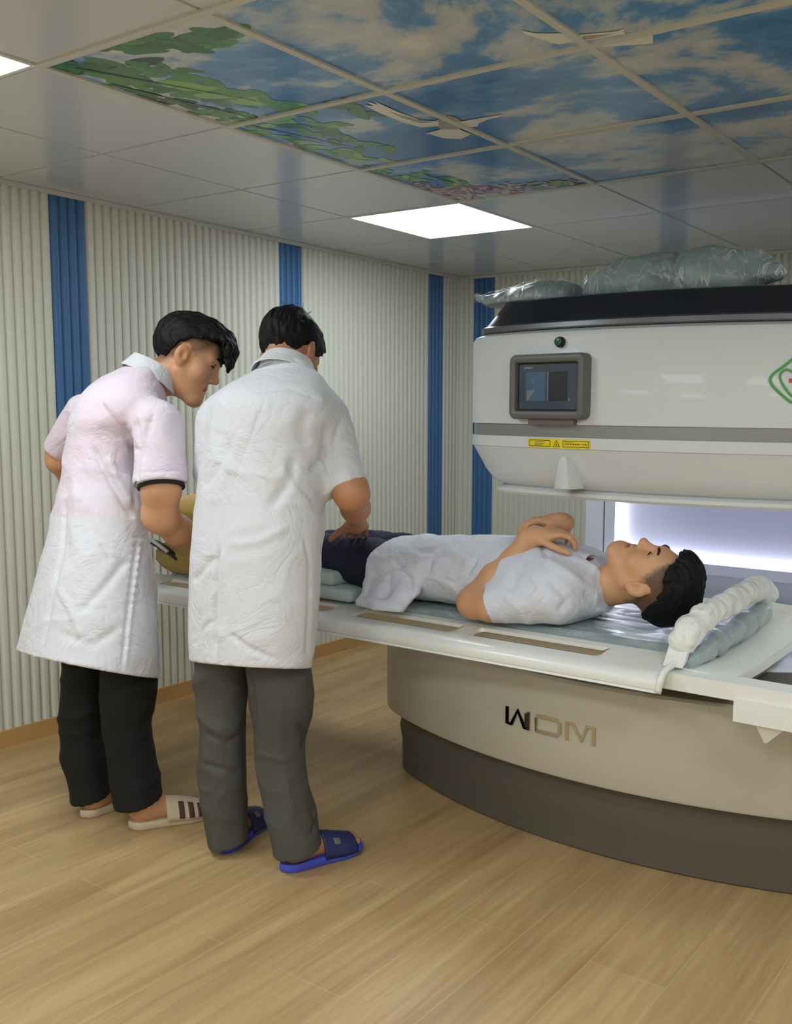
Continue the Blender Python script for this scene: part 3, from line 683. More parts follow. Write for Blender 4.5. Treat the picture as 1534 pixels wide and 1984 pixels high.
# warning label
def curved_quad(bm, x0, x1, z0, z1, off, mi=0, n=8):
    vs = []
    for k in range(n+1):
        x = x0+(x1-x0)*k/n; y = arc_y(x, 2.3, 2.55, 1.6)-off
        vs.append((bm.verts.new((x, y, z0)), bm.verts.new((x, y, z1))))
    for k in range(n):
        f = bm.faces.new((vs[k][0], vs[k+1][0], vs[k+1][1], vs[k][1])); f.material_index = mi
bm = bmesh.new(); wx0, wx1, wz0, wz1 = 2.004, 2.231, 1.2045, 1.2325
curved_quad(bm, wx0, wx1, wz0, wz1, .0012)
def frame_(x0, x1, z0, z1, t, off=.0018, mi=1):
    curved_quad(bm, x0, x1, z0, z0+t, off, mi); curved_quad(bm, x0, x1, z1-t, z1, off, mi); curved_quad(bm, x0, x0+t, z0+t, z1-t, off, mi, 1); curved_quad(bm, x1-t, x1, z0+t, z1-t, off, mi, 1)
frame_(2.008, 2.090, 1.2085, 1.2285, .0022); frame_(2.136, 2.227, 1.2085, 1.2285, .0022)
for k in range(3): curved_quad(bm, 2.030, 2.070-.004*k, 1.2215-.0045*k, 1.2232-.0045*k, .0018, 1)
rr_ = random.Random(5)
for k in range(9): x = 2.143+.0088*k; h = rr_.uniform(.001, .0045); curved_quad(bm, x, x+.0065, 1.218-h/2, 1.218+h/2, .0018, 1, 1)
curved_quad(bm, 2.142, 2.17, 1.2235, 1.2245, .0018, 1)
def flat(P, off, mi):
    f = bm.faces.new([bm.verts.new((x, arc_y(x, 2.3, 2.55, 1.6)-off, z)) for x, z in P]); f.material_index = mi
flat([(2.099, 1.2085), (2.127, 1.2085), (2.113, 1.2295)], .0016, 1); flat([(2.1035, 1.2105), (2.1225, 1.2105), (2.113, 1.2252)], .0020, 0)
flat([(2.113+.0028*math.cos(a), 1.2145+.0028*math.sin(a)) for a in [k*math.pi/4 for k in range(8)]], .0024, 1)
flat([(2.1125, 1.216), (2.1135, 1.216), (2.1135, 1.222), (2.1125, 1.222)], .0024, 1)
me = bpy.data.meshes.new('warning_label'); bm.to_mesh(me); bm.free(); A(link_mesh('warning_label', me, [M['yellow'], M['olive_ink']]))
# hospital emblem: green drop and heart outlines with a red cross
def stroke(bm, P, wd, surf, z_off, closed=False, mi=0, th=.002):
    P = [np.array(p, float) for p in P]; n = len(P); L = []; Rr = []
    for i in range(n):
        a = P[(i-1) % n] if closed or i > 0 else P[i]; b = P[(i+1) % n] if closed or i < n-1 else P[i]
        t = b-a; t = t/(np.linalg.norm(t)+1e-9); nn = np.array((-t[1], t[0])); L.append(P[i]+nn*wd/2); Rr.append(P[i]-nn*wd/2)
    m = n if closed else n-1
    rr = [[surf(p[0], p[1], z_off) for p in (L[i % n], Rr[i % n])]+[surf(p[0], p[1], z_off-th) for p in (Rr[i % n], L[i % n])] for i in range(n+(1 if closed else 0))]
    nf0 = len(bm.faces); rings(bm, rr, True, not closed, not closed)
    bm.faces.ensure_lookup_table()
    for f in bm.faces[nf0:]: f.material_index = mi
def magsurf(x, z, off): return (x, arc_y(x, 2.3, 2.55, 1.6)-off, z)
bm = bmesh.new(); ex, ez = 2.795, 1.405
drop = smooth_path([(ex, ez+.062), (ex+.028, ez+.036), (ex+.058, ez+.010), (ex+.058, ez-.012), (ex+.030, ez-.042), (ex, ez-.062), (ex-.030, ez-.042), (ex-.058, ez-.012), (ex-.058, ez+.010), (ex-.028, ez+.036), (ex, ez+.062)], 4)
stroke(bm, drop, .007, magsurf, .003)
heart = smooth_path([(ex, ez+.014), (ex+.022, ez+.026), (ex+.038, ez+.010), (ex+.026, ez-.020), (ex, ez-.046), (ex-.026, ez-.020), (ex-.038, ez+.010), (ex-.022, ez+.026), (ex, ez+.014)], 4)
stroke(bm, heart, .006, magsurf, .0036)
stroke(bm, [(ex, ez+.012), (ex, ez-.018)], .010, magsurf, .0042, mi=1); stroke(bm, [(ex-.015, ez-.003), (ex+.015, ez-.003)], .010, magsurf, .0046, mi=1)
me = bpy.data.meshes.new('emblem'); bm.to_mesh(me); bm.free(); A(link_mesh('emblem', me, [M['em_green'], M['em_red']]))
# raised lettering on the base
def basesurf(x, z, off): return (x, arc_y(x, BK['xc'], BK['y0'], BK['R'])-off, z)
X0, Z0, LW, LH = 2.008, .356, .088, .056; t = .0105; sp = .019
def letter(name, strokes, m):
    bm = bmesh.new()
    for i, s_ in enumerate(strokes): stroke(bm, [(X0+u, Z0+v) for u, v in s_], t, basesurf, .006+.00015*i, th=.012)
    A(obj(name, bm, m))
h = LH
letter('letter_w', [[(.005, h), (.005, .004), (.022, .004), (.046, h-.004), (.072, .004), (.088, .004)]], M['blackletter'])
letter('letter_w_stem', [[(.088, 0), (.088, h)], [(.079, .006), (.079, h-.006)]], M['chrome'])
o1 = .108
letter('letter_d', [[(o1+.008, h-.005), (o1+.082, h-.005), (o1+.092, h-.014), (o1+.092, .015), (o1+.082, .005), (o1+.008, .005), (o1+.008, h-.012)]], M['chrome'])
o1 = .218
letter('letter_m', [[(o1+.006, 0), (o1+.006, h-.005), (o1+.026, h-.005), (o1+.056, .006), (o1+.072, h-.005), (o1+.094, h-.005), (o1+.094, 0)]], M['chrome'])

# wrapped cushions on top of the scanner
def crumple(seed, amp, sc):
    return lambda P: -amp*(1-np.abs(vnoise(P*sc, seed)))**2*1.0+amp*.55*vnoise(P*sc*2.3, seed+1)
F = Field((1.62, 2.60, 1.655), (2.2, 3.2, 1.80), .005)
F.ell((1.86, 2.85, 1.676), (.17, .13, .044), k=.02); F.ell((1.93, 2.84, 1.680), (.115, .12, .052), k=.04)
F.cone((1.76, 2.78, 1.675), (1.69, 2.76, 1.690), .020, .006, .02); F.disturb(crumple(3, .006, np.array([12, 12, 14])), .05); F.plane((0, 0, 1.6655), (0, 0, -1)); F.plane((2.024, 2.8, 1.7), (1, 0, .2))
cu = tag(field_mesh('wrapped_cushion', F, M['film_grey']), 'flat grey cushion in clear plastic film on the left end of the scanner top', 'cushion', 'plastic-wrapped cushions on the scanner')
F.A -= .005; F.disturb(lambda P: -.007*(1-np.abs(vnoise(P*np.array([17, 17, 20]), 3)))**3+.002, .05); F.plane((0, 0, 1.6658), (0, 0, -1)); fm = field_mesh('plastic_film', F, M['film_clear'], it=1); fm.parent = cu
F = Field((1.95, 2.58, 1.655), (2.80, 3.3, 1.95), .006)
for (x, y, z, a, b, c_) in ((2.17, 2.86, 1.700, .115, .13, .060), (2.26, 2.87, 1.705, .13, .15, .085), (2.40, 2.87, 1.705, .15, .16, .090), (2.50, 2.87, 1.705, .12, .15, .088)):
    F.ell((x, y, z), (a, b, c_), k=.05)
F.cone((2.58, 2.85, 1.735), (2.67, 2.82, 1.715), .045, .02, .03)
F.disturb(crumple(11, .011, np.array([8, 10, 12])), .06)
F.disturb(lambda P: .012*np.exp(-((P[:, 0]-2.42+.45*(P[:, 2]-1.7))/.010)**2), .06)
F.plane((0, 0, 1.6655), (0, 0, -1)); F.plane((2.054, 2.8, 1.7), (-1, 0, .3))
cu = tag(field_mesh('wrapped_cushion', F, M['film_grey']), 'tall bulging grey cushion in crumpled clear film on the scanner top', 'cushion', 'plastic-wrapped cushions on the scanner')
F.A -= .005; F.disturb(lambda P: -.007*(1-np.abs(vnoise(P*np.array([17, 17, 20]), 11)))**3+.002, .05); F.plane((0, 0, 1.6658), (0, 0, -1)); fm = field_mesh('plastic_film', F, M['film_clear'], it=1); fm.parent = cu

# ================================================================== the patient table
tab = empty('patient_table', (1.5, 2.7, 0), 'long white sliding patient table with slotted side rail and wrapped mattress', 'patient table')
def B(o): return adopt(o, tab)
YN, YFAR = 2.30, 3.10
bm = bmesh.new()
# cross-section of the couch: rolled near lip, slotted wing, shallow tray, far wing
def couch_sec(x, e=0):
    return [(YN+.012, .588), (YN+.002, .597), (YN, .610), (YN+.006, .623), (YN+.02, .632), (YN+.045, .636)], [(YN+.155, .652), (YN+.175, .655), (YN+.19, .640), (2.7, .626), (YFAR-.19, .640), (YFAR-.175, .655), (YFAR-.04, .645), (YFAR-.01, .634), (YFAR, .615), (YFAR-.012, .588)]
xs = [.30, .315, 1.52, 1.93, 2.02, 2.40, 2.575, 2.59]
X_END = 2.58
# wing strip with two slots: built as a grid whose slot cells are left open
lipN, rest = couch_sec(0)
xcut = [.30, .48, 1.35, 1.455, 1.865, 1.925, 2.365, 2.46, X_END]
OPEN = (1, 3, 5)
def slot_edge(x, s):   # rounded slot ends
    return s
top = []
ys = lipN+rest; under = [(y, (z-.012 if i in (5, 6) else z-.03) if 2 < i < len(ys)-3 else .588) for i, (y, z) in enumerate(ys)]
rows = []
for x in xcut: rows.append(([bm.verts.new((x, y, z)) for y, z in ys], [bm.verts.new((x, y, min(zz, z-.004))) for (y, z), (yy, zz) in zip(ys, under)]))
SLOT = {1: 0, 2: 1, 3: 0, 5: 0, 6: 1, 7: 0}
nl = len(lipN)
# split the wing quad (between last lip point and first rest point) across its width into 4 bands
def wing_pts(x, low):
    a = np.array(ys[nl-1]); b = np.array(ys[nl]); out = []
    for tt in (.28, .92):
        p = a+(b-a)*tt; out.append((x, p[0], p[1]-(.011 if low else 0)))
    return out
wt = [[bm.verts.new(p) for p in wing_pts(x, False)] for x in xcut]; wb = [[bm.verts.new(p) for p in wing_pts(x, True)] for x in xcut]
for i in range(len(xcut)-1):
    for k, R_ in enumerate((0, 1)):
        V0, V1 = rows[i][k], rows[i+1][k]; W0, W1 = (wt, wb)[k][i], (wt, wb)[k][i+1]
        for j in range(len(ys)-1):
            if j == nl-1:
                bm.faces.new((V0[j], V1[j], W1[0], W0[0]))
                if i not in OPEN: bm.faces.new((W0[0], W1[0], W1[1], W0[1]))
                bm.faces.new((W0[1], W1[1], V1[j+1], V0[j+1]))
            else: bm.faces.new((V0[j], V1[j], V1[j+1], V0[j+1]))
    if i in OPEN:
        for e_ in (0, 1): bm.faces.new((wt[i][e_], wt[i+1][e_], wb[i+1][e_], wb[i][e_]))
        bm.faces.new((wt[i][0], wt[i][1], wb[i][1], wb[i][0])); bm.faces.new((wt[i+1][0], wt[i+1][1], wb[i+1][1], wb[i+1][0]))
    for j in (0, len(ys)-1): bm.faces.new((rows[i][0][j], rows[i+1][0][j], rows[i+1][1][j], rows[i][1][j]))
for i in (0, len(xcut)-1):
    t_ = rows[i][0][:nl]+wt[i]+rows[i][0][nl:]; u_ = rows[i][1][:nl]+wb[i]+rows[i][1][nl:]
    for j in range(len(t_)-1): bm.faces.new((t_[j], t_[j+1], u_[j+1], u_[j]))
bmesh.ops.remove_doubles(bm, verts=bm.verts, dist=1e-6)
# round the slot corners
cor = [e for e in bm.edges if len(e.link_faces) == 2 and abs(e.verts[0].co.x-e.verts[1].co.x) < 1e-5 and abs(e.verts[0].co.y-e.verts[1].co.y) < 1e-5 and YN+.06 < e.verts[0].co.y < YN+.17 and .35 < e.verts[0].co.x < 2.5]
bmesh.ops.bevel(bm, geom=cor, offset=.022, segments=5, profile=.5, affect='EDGES')
rim = [e for e in bm.edges if len(e.link_faces) == 2 and e.calc_face_angle(0) > 1.0]
bmesh.ops.bevel(bm, geom=rim, offset=.004, segments=3, profile=.5, affect='EDGES', clamp_overlap=True)
B(obj('couch_top', bm, M['table'], auto=35))
# raised end lip of the couch
bm = bmesh.new(); tube(bm, smooth_path([(X_END-.004, YN+.001, .592), (X_END, YN+.004, .625), (X_END+.002, YN+.03, .645), (X_END+.004, YN+.10, .652), (X_END+.006, YN+.15, .660), (X_END+.02, YN+.175, .652)], 5), .009, 10); B(obj('end_lip', bm, M['table'], smooth=True))
# wrapped mattress
F = Field((.34, 2.44, .60), (2.68, 3.0, .70), .008)
for k in range(130):
    x = .42+(2.57-.42)*k/129
    F.cone((x, 2.512, .645), (x, 2.89, .645), .026, .026, .004)
F.disturb(lambda P: .004*(1-np.abs(vnoise(P*np.array([11, 14, 6]), 5)))**2-.002, .03)
B(field_mesh('mattress', F, M['mattress']))
# head-end arch: strap bar wrapped in film, with its white bracket
XA = 2.605
arch = smooth_path([(XA-.015, 2.425, .705), (XA-.01, 2.46, .733), (XA, 2.54, .752), (XA+.01, 2.68, .770), (XA+.015, 2.84, .782), (XA+.01, 2.97, .778), (XA+.005, 3.04, .752), (XA, 3.06, .720)], 6)
F = Field((2.50, 2.34, .66), (2.72, 3.12, .88), .005)
for a_, b_ in zip(arch[:-1], arch[1:]): F.cone(a_, b_, .031, .031, .01)
F.disturb(lambda P: .011*(1-np.abs(vnoise(P*np.array([24, 17, 24]), 21)))**2-.009+.002*vnoise(P*60, 4), .05)
B(field_mesh('padded_arch', F, M['foamwrap'], it=1))
bm = bmesh.new()
rings(bm, [[(XA-.05+dx, y, z) for dx in (0, .055)]+[(XA-.05+dx, y+.03, z+.012) for dx in (.055, 0)] for y, z in ((2.375, .645), (2.395, .668), (2.42, .700), (2.44, .722))])
B(obj('arch_bracket', bm, M['table'], bevel=.005))
# pale pad under the arch and the end tray
F = Field((2.5, 2.38, .60), (2.72, 3.1, .82), .006); F.chain([(2.61, 2.43, .650), (2.62, 2.6, .672), (2.63, 2.8, .690), (2.63, 2.96, .700)], [.022, .030, .034, .034], .02)
F.disturb(lambda P: .004*vnoise(P*30, 8), .03); B(field_mesh('end_pad', F, M['mattress']))
bm = bmesh.new(); rings(bm, [[(2.60, y, z0), (2.74, y, z0-.006), (2.755, y, z0-.002), (2.755, y, z0-.022), (2.60, y, z0-.022)] for y, z0 in ((2.40, .640), (2.6, .634), (2.9, .64), (3.0, .655), (3.04, .69), (3.06, .72))])
B(obj('end_tray', bm, M['table'], bevel=.004))
bm = bmesh.new(); tube(bm, [(2.70, 3.06, .722), (2.755, 3.07, .735), (2.80, 3.08, .742)], .012, 10); tube(bm, [(2.757, 3.055, .64), (2.757, 3.06, .722)], .007, 8); B(obj('far_clip', bm, M['table'], smooth=True))
# carriage frame running on to the right
bm = bmesh.new(); box(bm, (2.56, 2.345, .592), (3.22, 2.42, .636)); B(obj('side_rail', bm, M['table'], bevel=.005)).__setitem__('label', 'near rail of the carriage')
bm = bmesh.new(); box(bm, (2.72, 3.03, .63), (3.22, 3.085, .70)); B(obj('side_rail', bm, M['table'], bevel=.005)).__setitem__('label', 'far rail of the carriage')
bm = bmesh.new(); box(bm, (3.16, 2.421, .595), (3.22, 3.029, .638)); B(obj('cross_rail', bm, M['table'], bevel=.005))
bm = bmesh.new(); box(bm, (2.765, 2.335, .542), (2.945, 2.425, .60)); B(obj('rail_block', bm, M['table'], bevel=.008))
bm = bmesh.new(); rings(bm, [[(2.815, 2.35, .544), (2.895, 2.35, .544), (2.895, 2.41, .544), (2.815, 2.41, .544)], [(2.836, 2.37, .490), (2.842, 2.37, .490), (2.842, 2.375, .490), (2.836, 2.375, .490)]]); B(obj('rail_pointer', bm, M['table']))
bm = bmesh.new(); box(bm, (.36, 2.64, .557), (2.7, 2.98, .592)); box(bm, (.40, 2.66, .500), (1.2, 2.94, .556)); B(obj('under_frame', bm, M['table_grey'], bevel=.006))
bm = bmesh.new(); box(bm, (1.45, 2.66, .5297), (2.9, 2.94, .5568)); B(obj('carriage_block', bm, M['skirt']))

# knee bolster, two tiers of pale foam
kb = empty('knee_bolster', (1.12, 2.66, .66), 'pale green two-tier foam bolster under the knees of the lying person', 'bolster')
def rbox(lo, hi, r, seg=3):
    bm = bmesh.new(); box(bm, lo, hi); es = list(bm.edges); bmesh.ops.bevel(bm, geom=es, offset=r, segments=seg, profile=.5, affect='EDGES'); return bm
adopt(obj('lower_tier', rbox((.80, 2.435, .664), (1.40, 2.88, .708), .016), M['padgreen'], auto=50), kb)
adopt(obj('upper_tier', rbox((.84, 2.455, .707), (1.30, 2.86, .757), .016), M['padgreen'], auto=50), kb)
# ================================================================== people
def unit(v): v = np.asarray(v, float); return v/np.linalg.norm(v)
class Head:
    "frame: x to the person's right, y out of the face, z to the crown"
    def __init__(s, o, fwd, up, sc=1.0):
        s.o = np.asarray(o, float); f = unit(fwd); r = unit(np.cross(f, up)); u = np.cross(r, f)
        s.M = np.stack([r, f, u], 1); s.s = sc
    def __call__(s, *p): return s.o+s.s*(s.M @ np.array(p, float))
    def local(s, P): return ((np.asarray(P)-s.o) @ s.M)/s.s
    def carve(h, F):
        S = h.s
        def E(c, r, k, op='+', rot=None): F.ell(h(*c), np.array(r)*S, h.M if rot is None else h.M @ rot, k*S, op)
        def K(a, b, ra, rb, k, op='+'): F.cone(h(*a), h(*b), ra*S, rb*S, k*S, op)
        E((0, -.016, .045), (.077, .096, .083), .01); E((0, .02, .03), (.070, .072, .075), .03)
        E((0, .034, -.035), (.057, .058, .078), .03)
        for q in (-1, 1):
            K((q*.056, .002, -.045), (q*.022, .070, -.098), .020, .017, .035)           # jaw
            E((q*.043, .056, -.018), (.026, .026, .026), .025)                           # cheek
            K((q*.014, .088, .036), (q*.042, .074, .034), .010, .010, .022)              # brow
        K((-.012, .074, -.102), (.012, .074, -.102), .019, .019, .022)                   # chin
        K((0, .0, -.06), (0, .055, -.075), .045, .03, .03)
        K((0, .084, .028), (0, .106, -.016), .008, .0115, .016); E((0, .108, -.020), (.011, .011, .010), .008)   # nose
        for q in (-1, 1):
            E((q*.012, .097, -.025), (.008, .010, .008), .006)
            E((q*.031, .094, .014), (.017, .014, .011), .014, '-')                       # eye sockets
            E((q*.031, .074, .013), (.0145, .0135, .012), .004)                           # lids over the eyes
            E((q*.0065, .100, -.033), (.004, .006, .004), .004, '-')
        K((-.018, .083, -.054), (.018, .083, -.054), .0075, .0075, .010); K((-.004, .087, -.054), (.004, .087, -.054), .008, .008, .006)
        K((-.015, .082, -.068), (.015, .082, -.068), .0085, .0085, .008)
        K((-.021, .090, -.0605), (.021, .090, -.0605), .003, .003, .005, '-')           # mouth line
        for q in (-1, 1):
            th = math.radians(18)*q; rot = np.array([[math.cos(th), -math.sin(th), 0], [math.sin(th), math.cos(th), 0], [0, 0, 1]])
            E((q*.082, -.008, .004), (.010, .021, .032), .008, '+', rot); E((q*.078, -.002, -.022), (.008, .010, .012), .006)
            E((q*.0955, .001, .004), (.0125, .0115, .019), .004, '-', rot); K((q*.079, .008, .012), (q*.081, .010, -.004), .005, .005, .004)
    def tint(h, P, stub=0.0, lips=1.0, hairline=None):
        L = h.local(P); C = np.ones((len(P), 4), np.float32); inb = (np.abs(L) < .2).all(1)
        g = lambda c, r: np.exp(-(((L-np.array(c))/np.array(r))**2).sum(1))*inb
        w_ = np.clip(1.3*g((0, .09, -.061), (.017, .02, .0095)), 0, 1)[:, None]*lips; C[:, :3] = C[:, :3]*(1-w_)+np.array([.78, .52, .52])*w_
        w_ = .35*(g((.08, -.005, 0), (.02, .03, .035))+g((-.08, -.005, 0), (.02, .03, .035))+.7*g((0, .11, -.02), (.02, .02, .015)))[:, None]
        C[:, :3] *= 1-w_*np.array([.05, .35, .4])
        if stub:
            hl = np.interp(L[:, 1], [-.12, -.06, -.02, .03, .06, .075], [-.06, -.05, -.012, .012, .05, .09])
            n = vnoise(P*260, 3)*.5+vnoise(P*120, 6)*.3
            w_ = np.clip((L[:, 2]-hl)/.03+.15+.5*n, 0, 1)*inb*(np.abs(L[:, 0]) < .0795)*(L[:, 1] < .085)
            C[:, :3] = C[:, :3]*(1-w_[:, None]*stub)+np.array([.12, .11, .11])*w_[:, None]*stub
        return C
    def hair(h, name, parent, hl, fringe=0, top=.0, seed=1, extra=()):
        "hl: hairline height as a function of the place along the head, (y list, z list)"
        hs = .0032/1; F = Field((-.125, -.16, -.12), (.125, .19, .20), hs)
        F.ell((0, -.016, .050+top*.5), (.089, .110, .093+top*.6)); F.ell((0, .03, .075+top*.6), (.076, .072, .070), k=.03)
        if fringe:
            for i in range(15):
                u = -.062+.124*i/14; zz = .085-abs(u)*.35; j = .012*math.sin(i*2.3+seed)
                F.chain([(u, .03, .135-abs(u)*.5), (u*1.05, .085, .125-abs(u)*.5), (u*1.1, .085+fringe*.75, .094+j), (u*1.1, .094+fringe+j*.3, .046+j)], [.022, .018, .010, .002], .012)
        X, Y, Z = F.ax; yl = np.interp(Y, hl[0], hl[1])
        cut = (yl[None, :, None]-Z[None, None, :])+0*X[:, None, None]
        face = np.where((Y[None, :, None] > .05) & (Z[None, None, :] < .14), 0, -1.0)
        a = F.A.copy(); b = cut.astype(np.float32); hh = np.maximum(.012-np.abs(a-b), 0)/.012; keep = np.maximum(a, b)+hh*hh*.003
        if fringe:   # locks that hang free of the forehead are left uncut
            fr = (Y[None, :, None] > .088)+0*X[:, None, None]+0*Z[None, None, :]; keep = np.where(fr > 0, a, keep)
        F.A = keep
        def strands(P):
            r_ = np.sqrt(P[:, 0]**2+P[:, 1]**2)+1e-6; an = np.arctan2(P[:, 1], P[:, 0])
            q = np.stack([P[:, 0]*95, P[:, 1]*24, P[:, 2]*24], 1); q2 = np.stack([P[:, 0]*240, P[:, 1]*40, P[:, 2]*40], 1); rag = np.stack([P[:, 0]*130, P[:, 1]*110, P[:, 2]*20], 1)
            low = np.clip((np.interp(P[:, 1], hl[0], hl[1])+.03-P[:, 2])/.03, 0, 1)
            return .0050*vnoise(q, seed)+.0032*vnoise(q2, seed+2)+.006*low*vnoise(rag, seed+5)
        F.disturb(strands, .02)
        for (p, q_, r0) in extra: F.cone(p, q_, r0, .0012, .004)
        V, Q = F.mesh(); V = h.o+h.s*(V @ h.M.T); return adopt(np_mesh(name, V, Q, M['hair']), parent)
    def small(h, parent, eyes=1.0):
        for q in (-1, 1):
            bm = bmesh.new(); P = [h(q*(.013+.034*t), .1020-.022*t*t-.002*t, .033+.010*math.sin(t*2.4)) for t in np.linspace(0, 1, 9)]
            tube(bm, P, [.0018*h.s, .0032*h.s]+[.0040*h.s]*4+[.0034*h.s, .0024*h.s, .0012*h.s], 8); adopt(obj('eyebrow', bm, M['brow'], smooth=True), parent)
            bm = bmesh.new(); P = [h(q*(.018+.027*t), .0908-.010*abs(2*t-.9)**2-.003*t, .0125+.0035*math.sin(t*3.1)) for t in np.linspace(0, 1, 9)]
            tube(bm, P, [.0008*h.s]+[.0024*h.s*eyes+.0006]*7+[.0008*h.s], 8); adopt(obj('eye', bm, M['eye'], smooth=True), parent)

def hand(F, wrist, d, n, side, s=1.0, curl=(20, 30, 20), thumb=(.55, .75, -.25), spread=1.0, thumb_curl=15):
    "d towards the fingers, n out of the back of the hand, side = +1/-1 which way the thumb lies"
    d = unit(d); n = unit(np.asarray(n)-d*np.dot(n, d)); t = np.cross(d, n)*side; w_ = np.asarray(wrist, float)
    P = lambda a, b, c: w_+s*(a*d+b*t+c*n)
    F.ell(P(.055, 0, 0), np.array((.052, .038, .0155))*s, np.stack([d, t, n], 1), .02); F.ell(P(.03, .018, -.008), np.array((.034, .020, .016))*s, np.stack([d, t, n], 1), .015)
    F.cone(P(-.02, 0, 0), P(.03, 0, 0), .026*s, .025*s, .02)
    for b0, L, r in ((.029, .070, .0085), (.010, .078, .009), (-.009, .072, .0085), (-.027, .056, .0075)):
        F.cone(P(.04, b0*.8, .002), P(.092-abs(b0-.005)*.25, b0, .002), .010*s, .0095*s, .008)
        p = P(.092-abs(b0-.005)*.25, b0, .002); a = 0; dirv = unit(d+t*b0*3.0*spread)
        for seg, fr in zip(curl, (.45, .31, .24)):
            a += math.radians(seg*(1+.25*(-b0)/.03*.5)); v = dirv*math.cos(a)-n*math.sin(a); q = p+v*L*fr*s
            F.cone(p, q, r*s, r*s*.9, .003); p = q; r *= .9
    p = P(.022, .026, -.006); v = unit(d*thumb[0]+t*thumb[1]+n*thumb[2]); ra = .0125
    for i, L in enumerate((.044, .034, .028)):
        q = p+v*L*s; F.cone(p, q, ra*s, ra*s*.86, .008 if i == 0 else .003); p = q; ra *= .87; v = unit(v+d*math.radians(thumb_curl)-n*.08)

def row_keys(rows, depth, facing, rho):
    "rows of the outline (photo line, left, right) at a distance -> horizontal sections of a standing form"
    f = unit(np.array([facing[0], facing[1]])); fr = abs(f @ _r[:2]); lr = math.sqrt(max(1-fr*fr, 0)); out = []
    for row in rows:
        py, l, r = row[:3]; D = depth(py) if len(row) < 4 else row[3]; c = at((l+r)/2, py, D); hw = (r-l)/2*D/FPX; rh = rho if len(row) < 5 else row[4]
        a = hw/math.sqrt(lr*lr+rh*rh*fr*fr); out.append((c[2], c[0], c[1], a, a*rh, (f[0], f[1])))
    return sorted(out, key=lambda q: q[0])
def lin(p0, d0, p1, d1): return lambda p: d0+(d1-d0)*(p-p0)/(p1-p0)
def crease(lines):
    "lines: ([photo points], width px, depth m): pressed-in folds (+) or raised ridges (-) on the side turned to the room"
    def go(V, N):
        px, w_ = proj_px(V); out = np.zeros(len(V)); front = (N*(V-CAM)).sum(1) < 0
        for pts, wd, dp in lines:
            pts = np.array(pts, float); best = np.full(len(V), 1e9); tt = np.zeros(len(V)); n = len(pts)-1
            for i in range(n):
                a, b = pts[i], pts[i+1]; ab = b-a; t = np.clip(((px-a) @ ab)/(ab @ ab), 0, 1); dd = np.linalg.norm(px-a-t[:, None]*ab, axis=1)
                m = dd < best; best[m] = dd[m]; tt[m] = (i+t[m])/n
            out -= dp*np.exp(-(best/wd)**2)*np.clip(np.minimum(tt, 1-tt)*7, .15, 1)*front
        return out
    return go
def vnormals(V, Q):
    a = V[Q[:, 2]]-V[Q[:, 0]]; b = V[Q[:, 3]]-V[Q[:, 1]]; n = np.cross(a, b); N = np.zeros_like(V)
    for j in range(4): np.add.at(N, Q[:, j], n)
    return N/(np.linalg.norm(N, axis=1)[:, None]+1e-12)
def cloth(name, F, m, parent, lines=(), it=2):
    V, Q = F.mesh(); V = relax(V, Q, it)
    if lines:
        N = vnormals(V, Q); V = V+N*crease(lines)(V, N)[:, None]
    return adopt(np_mesh(name, V, Q, m), parent)
def folds(seed, amp, sc, drag=None):
    def go(P):
        q = P*np.array(sc); w_ = vnoise(P*3.1, seed+9)[:, None]*.8
        r_ = 1-np.abs(vnoise(q+w_, seed)); r2 = 1-np.abs(vnoise(q*1.9+w_*1.3+7, seed+3))
        return -amp*(r_**3+.5*r2**3-.45)
    return go
def band(name, loops, m, parent, auto=50):
    bm = bmesh.new(); V = [[bm.verts.new(tuple(p)) for p in lp] for lp in loops]; n = len(loops[0])
    for i in range(len(V)):
        for j in range(n): bm.faces.new((V[i][j], V[i][(j+1) % n], V[(i+1) % len(V)][(j+1) % n], V[(i+1) % len(V)][j]))
    return adopt(obj(name, bm, m, auto=auto), parent)
def collar(parent, c, up, right, a, b, h, fall, flare, m, open_front=.5, name='coat_collar'):
    up = unit(up); r = unit(np.asarray(right)-up*np.dot(right, up)); f = np.cross(up, r); c = np.asarray(c, float); n = 40
    def lp(sc, z, dz=0): return [c+r*a*sc*math.cos(t)+f*b*sc*math.sin(t)+up*(z-open_front*h*max(0, math.sin(t))**2+dz) for t in [2*math.pi*k/n for k in range(n)]]
    band(name, [lp(.98, -.015), lp(.95, h), lp(1.0, h+.004), lp(1.0+flare*.45, h-fall*.45), lp(1.0+flare, h-fall), lp(1.0+flare-.03, h-fall-.003), lp(1.03, h-.006), lp(1.06, -.015)], m, parent)
def set_tint(o, C):
    at_ = o.data.attributes.new('tint', 'FLOAT_COLOR', 'POINT'); at_.data.foreach_set('color', np.asarray(C, np.float32).ravel())
def body_mesh(F, m, parent, head, **kw):
    V, Q = F.mesh(); V = relax(V, Q, 1); o = adopt(np_mesh('body', V, Q, m), parent); set_tint(o, head.tint(V, **kw)); return o
def bounds(pts, pad): P = np.array(pts); return P.min(0)-pad, P.max(0)+pad

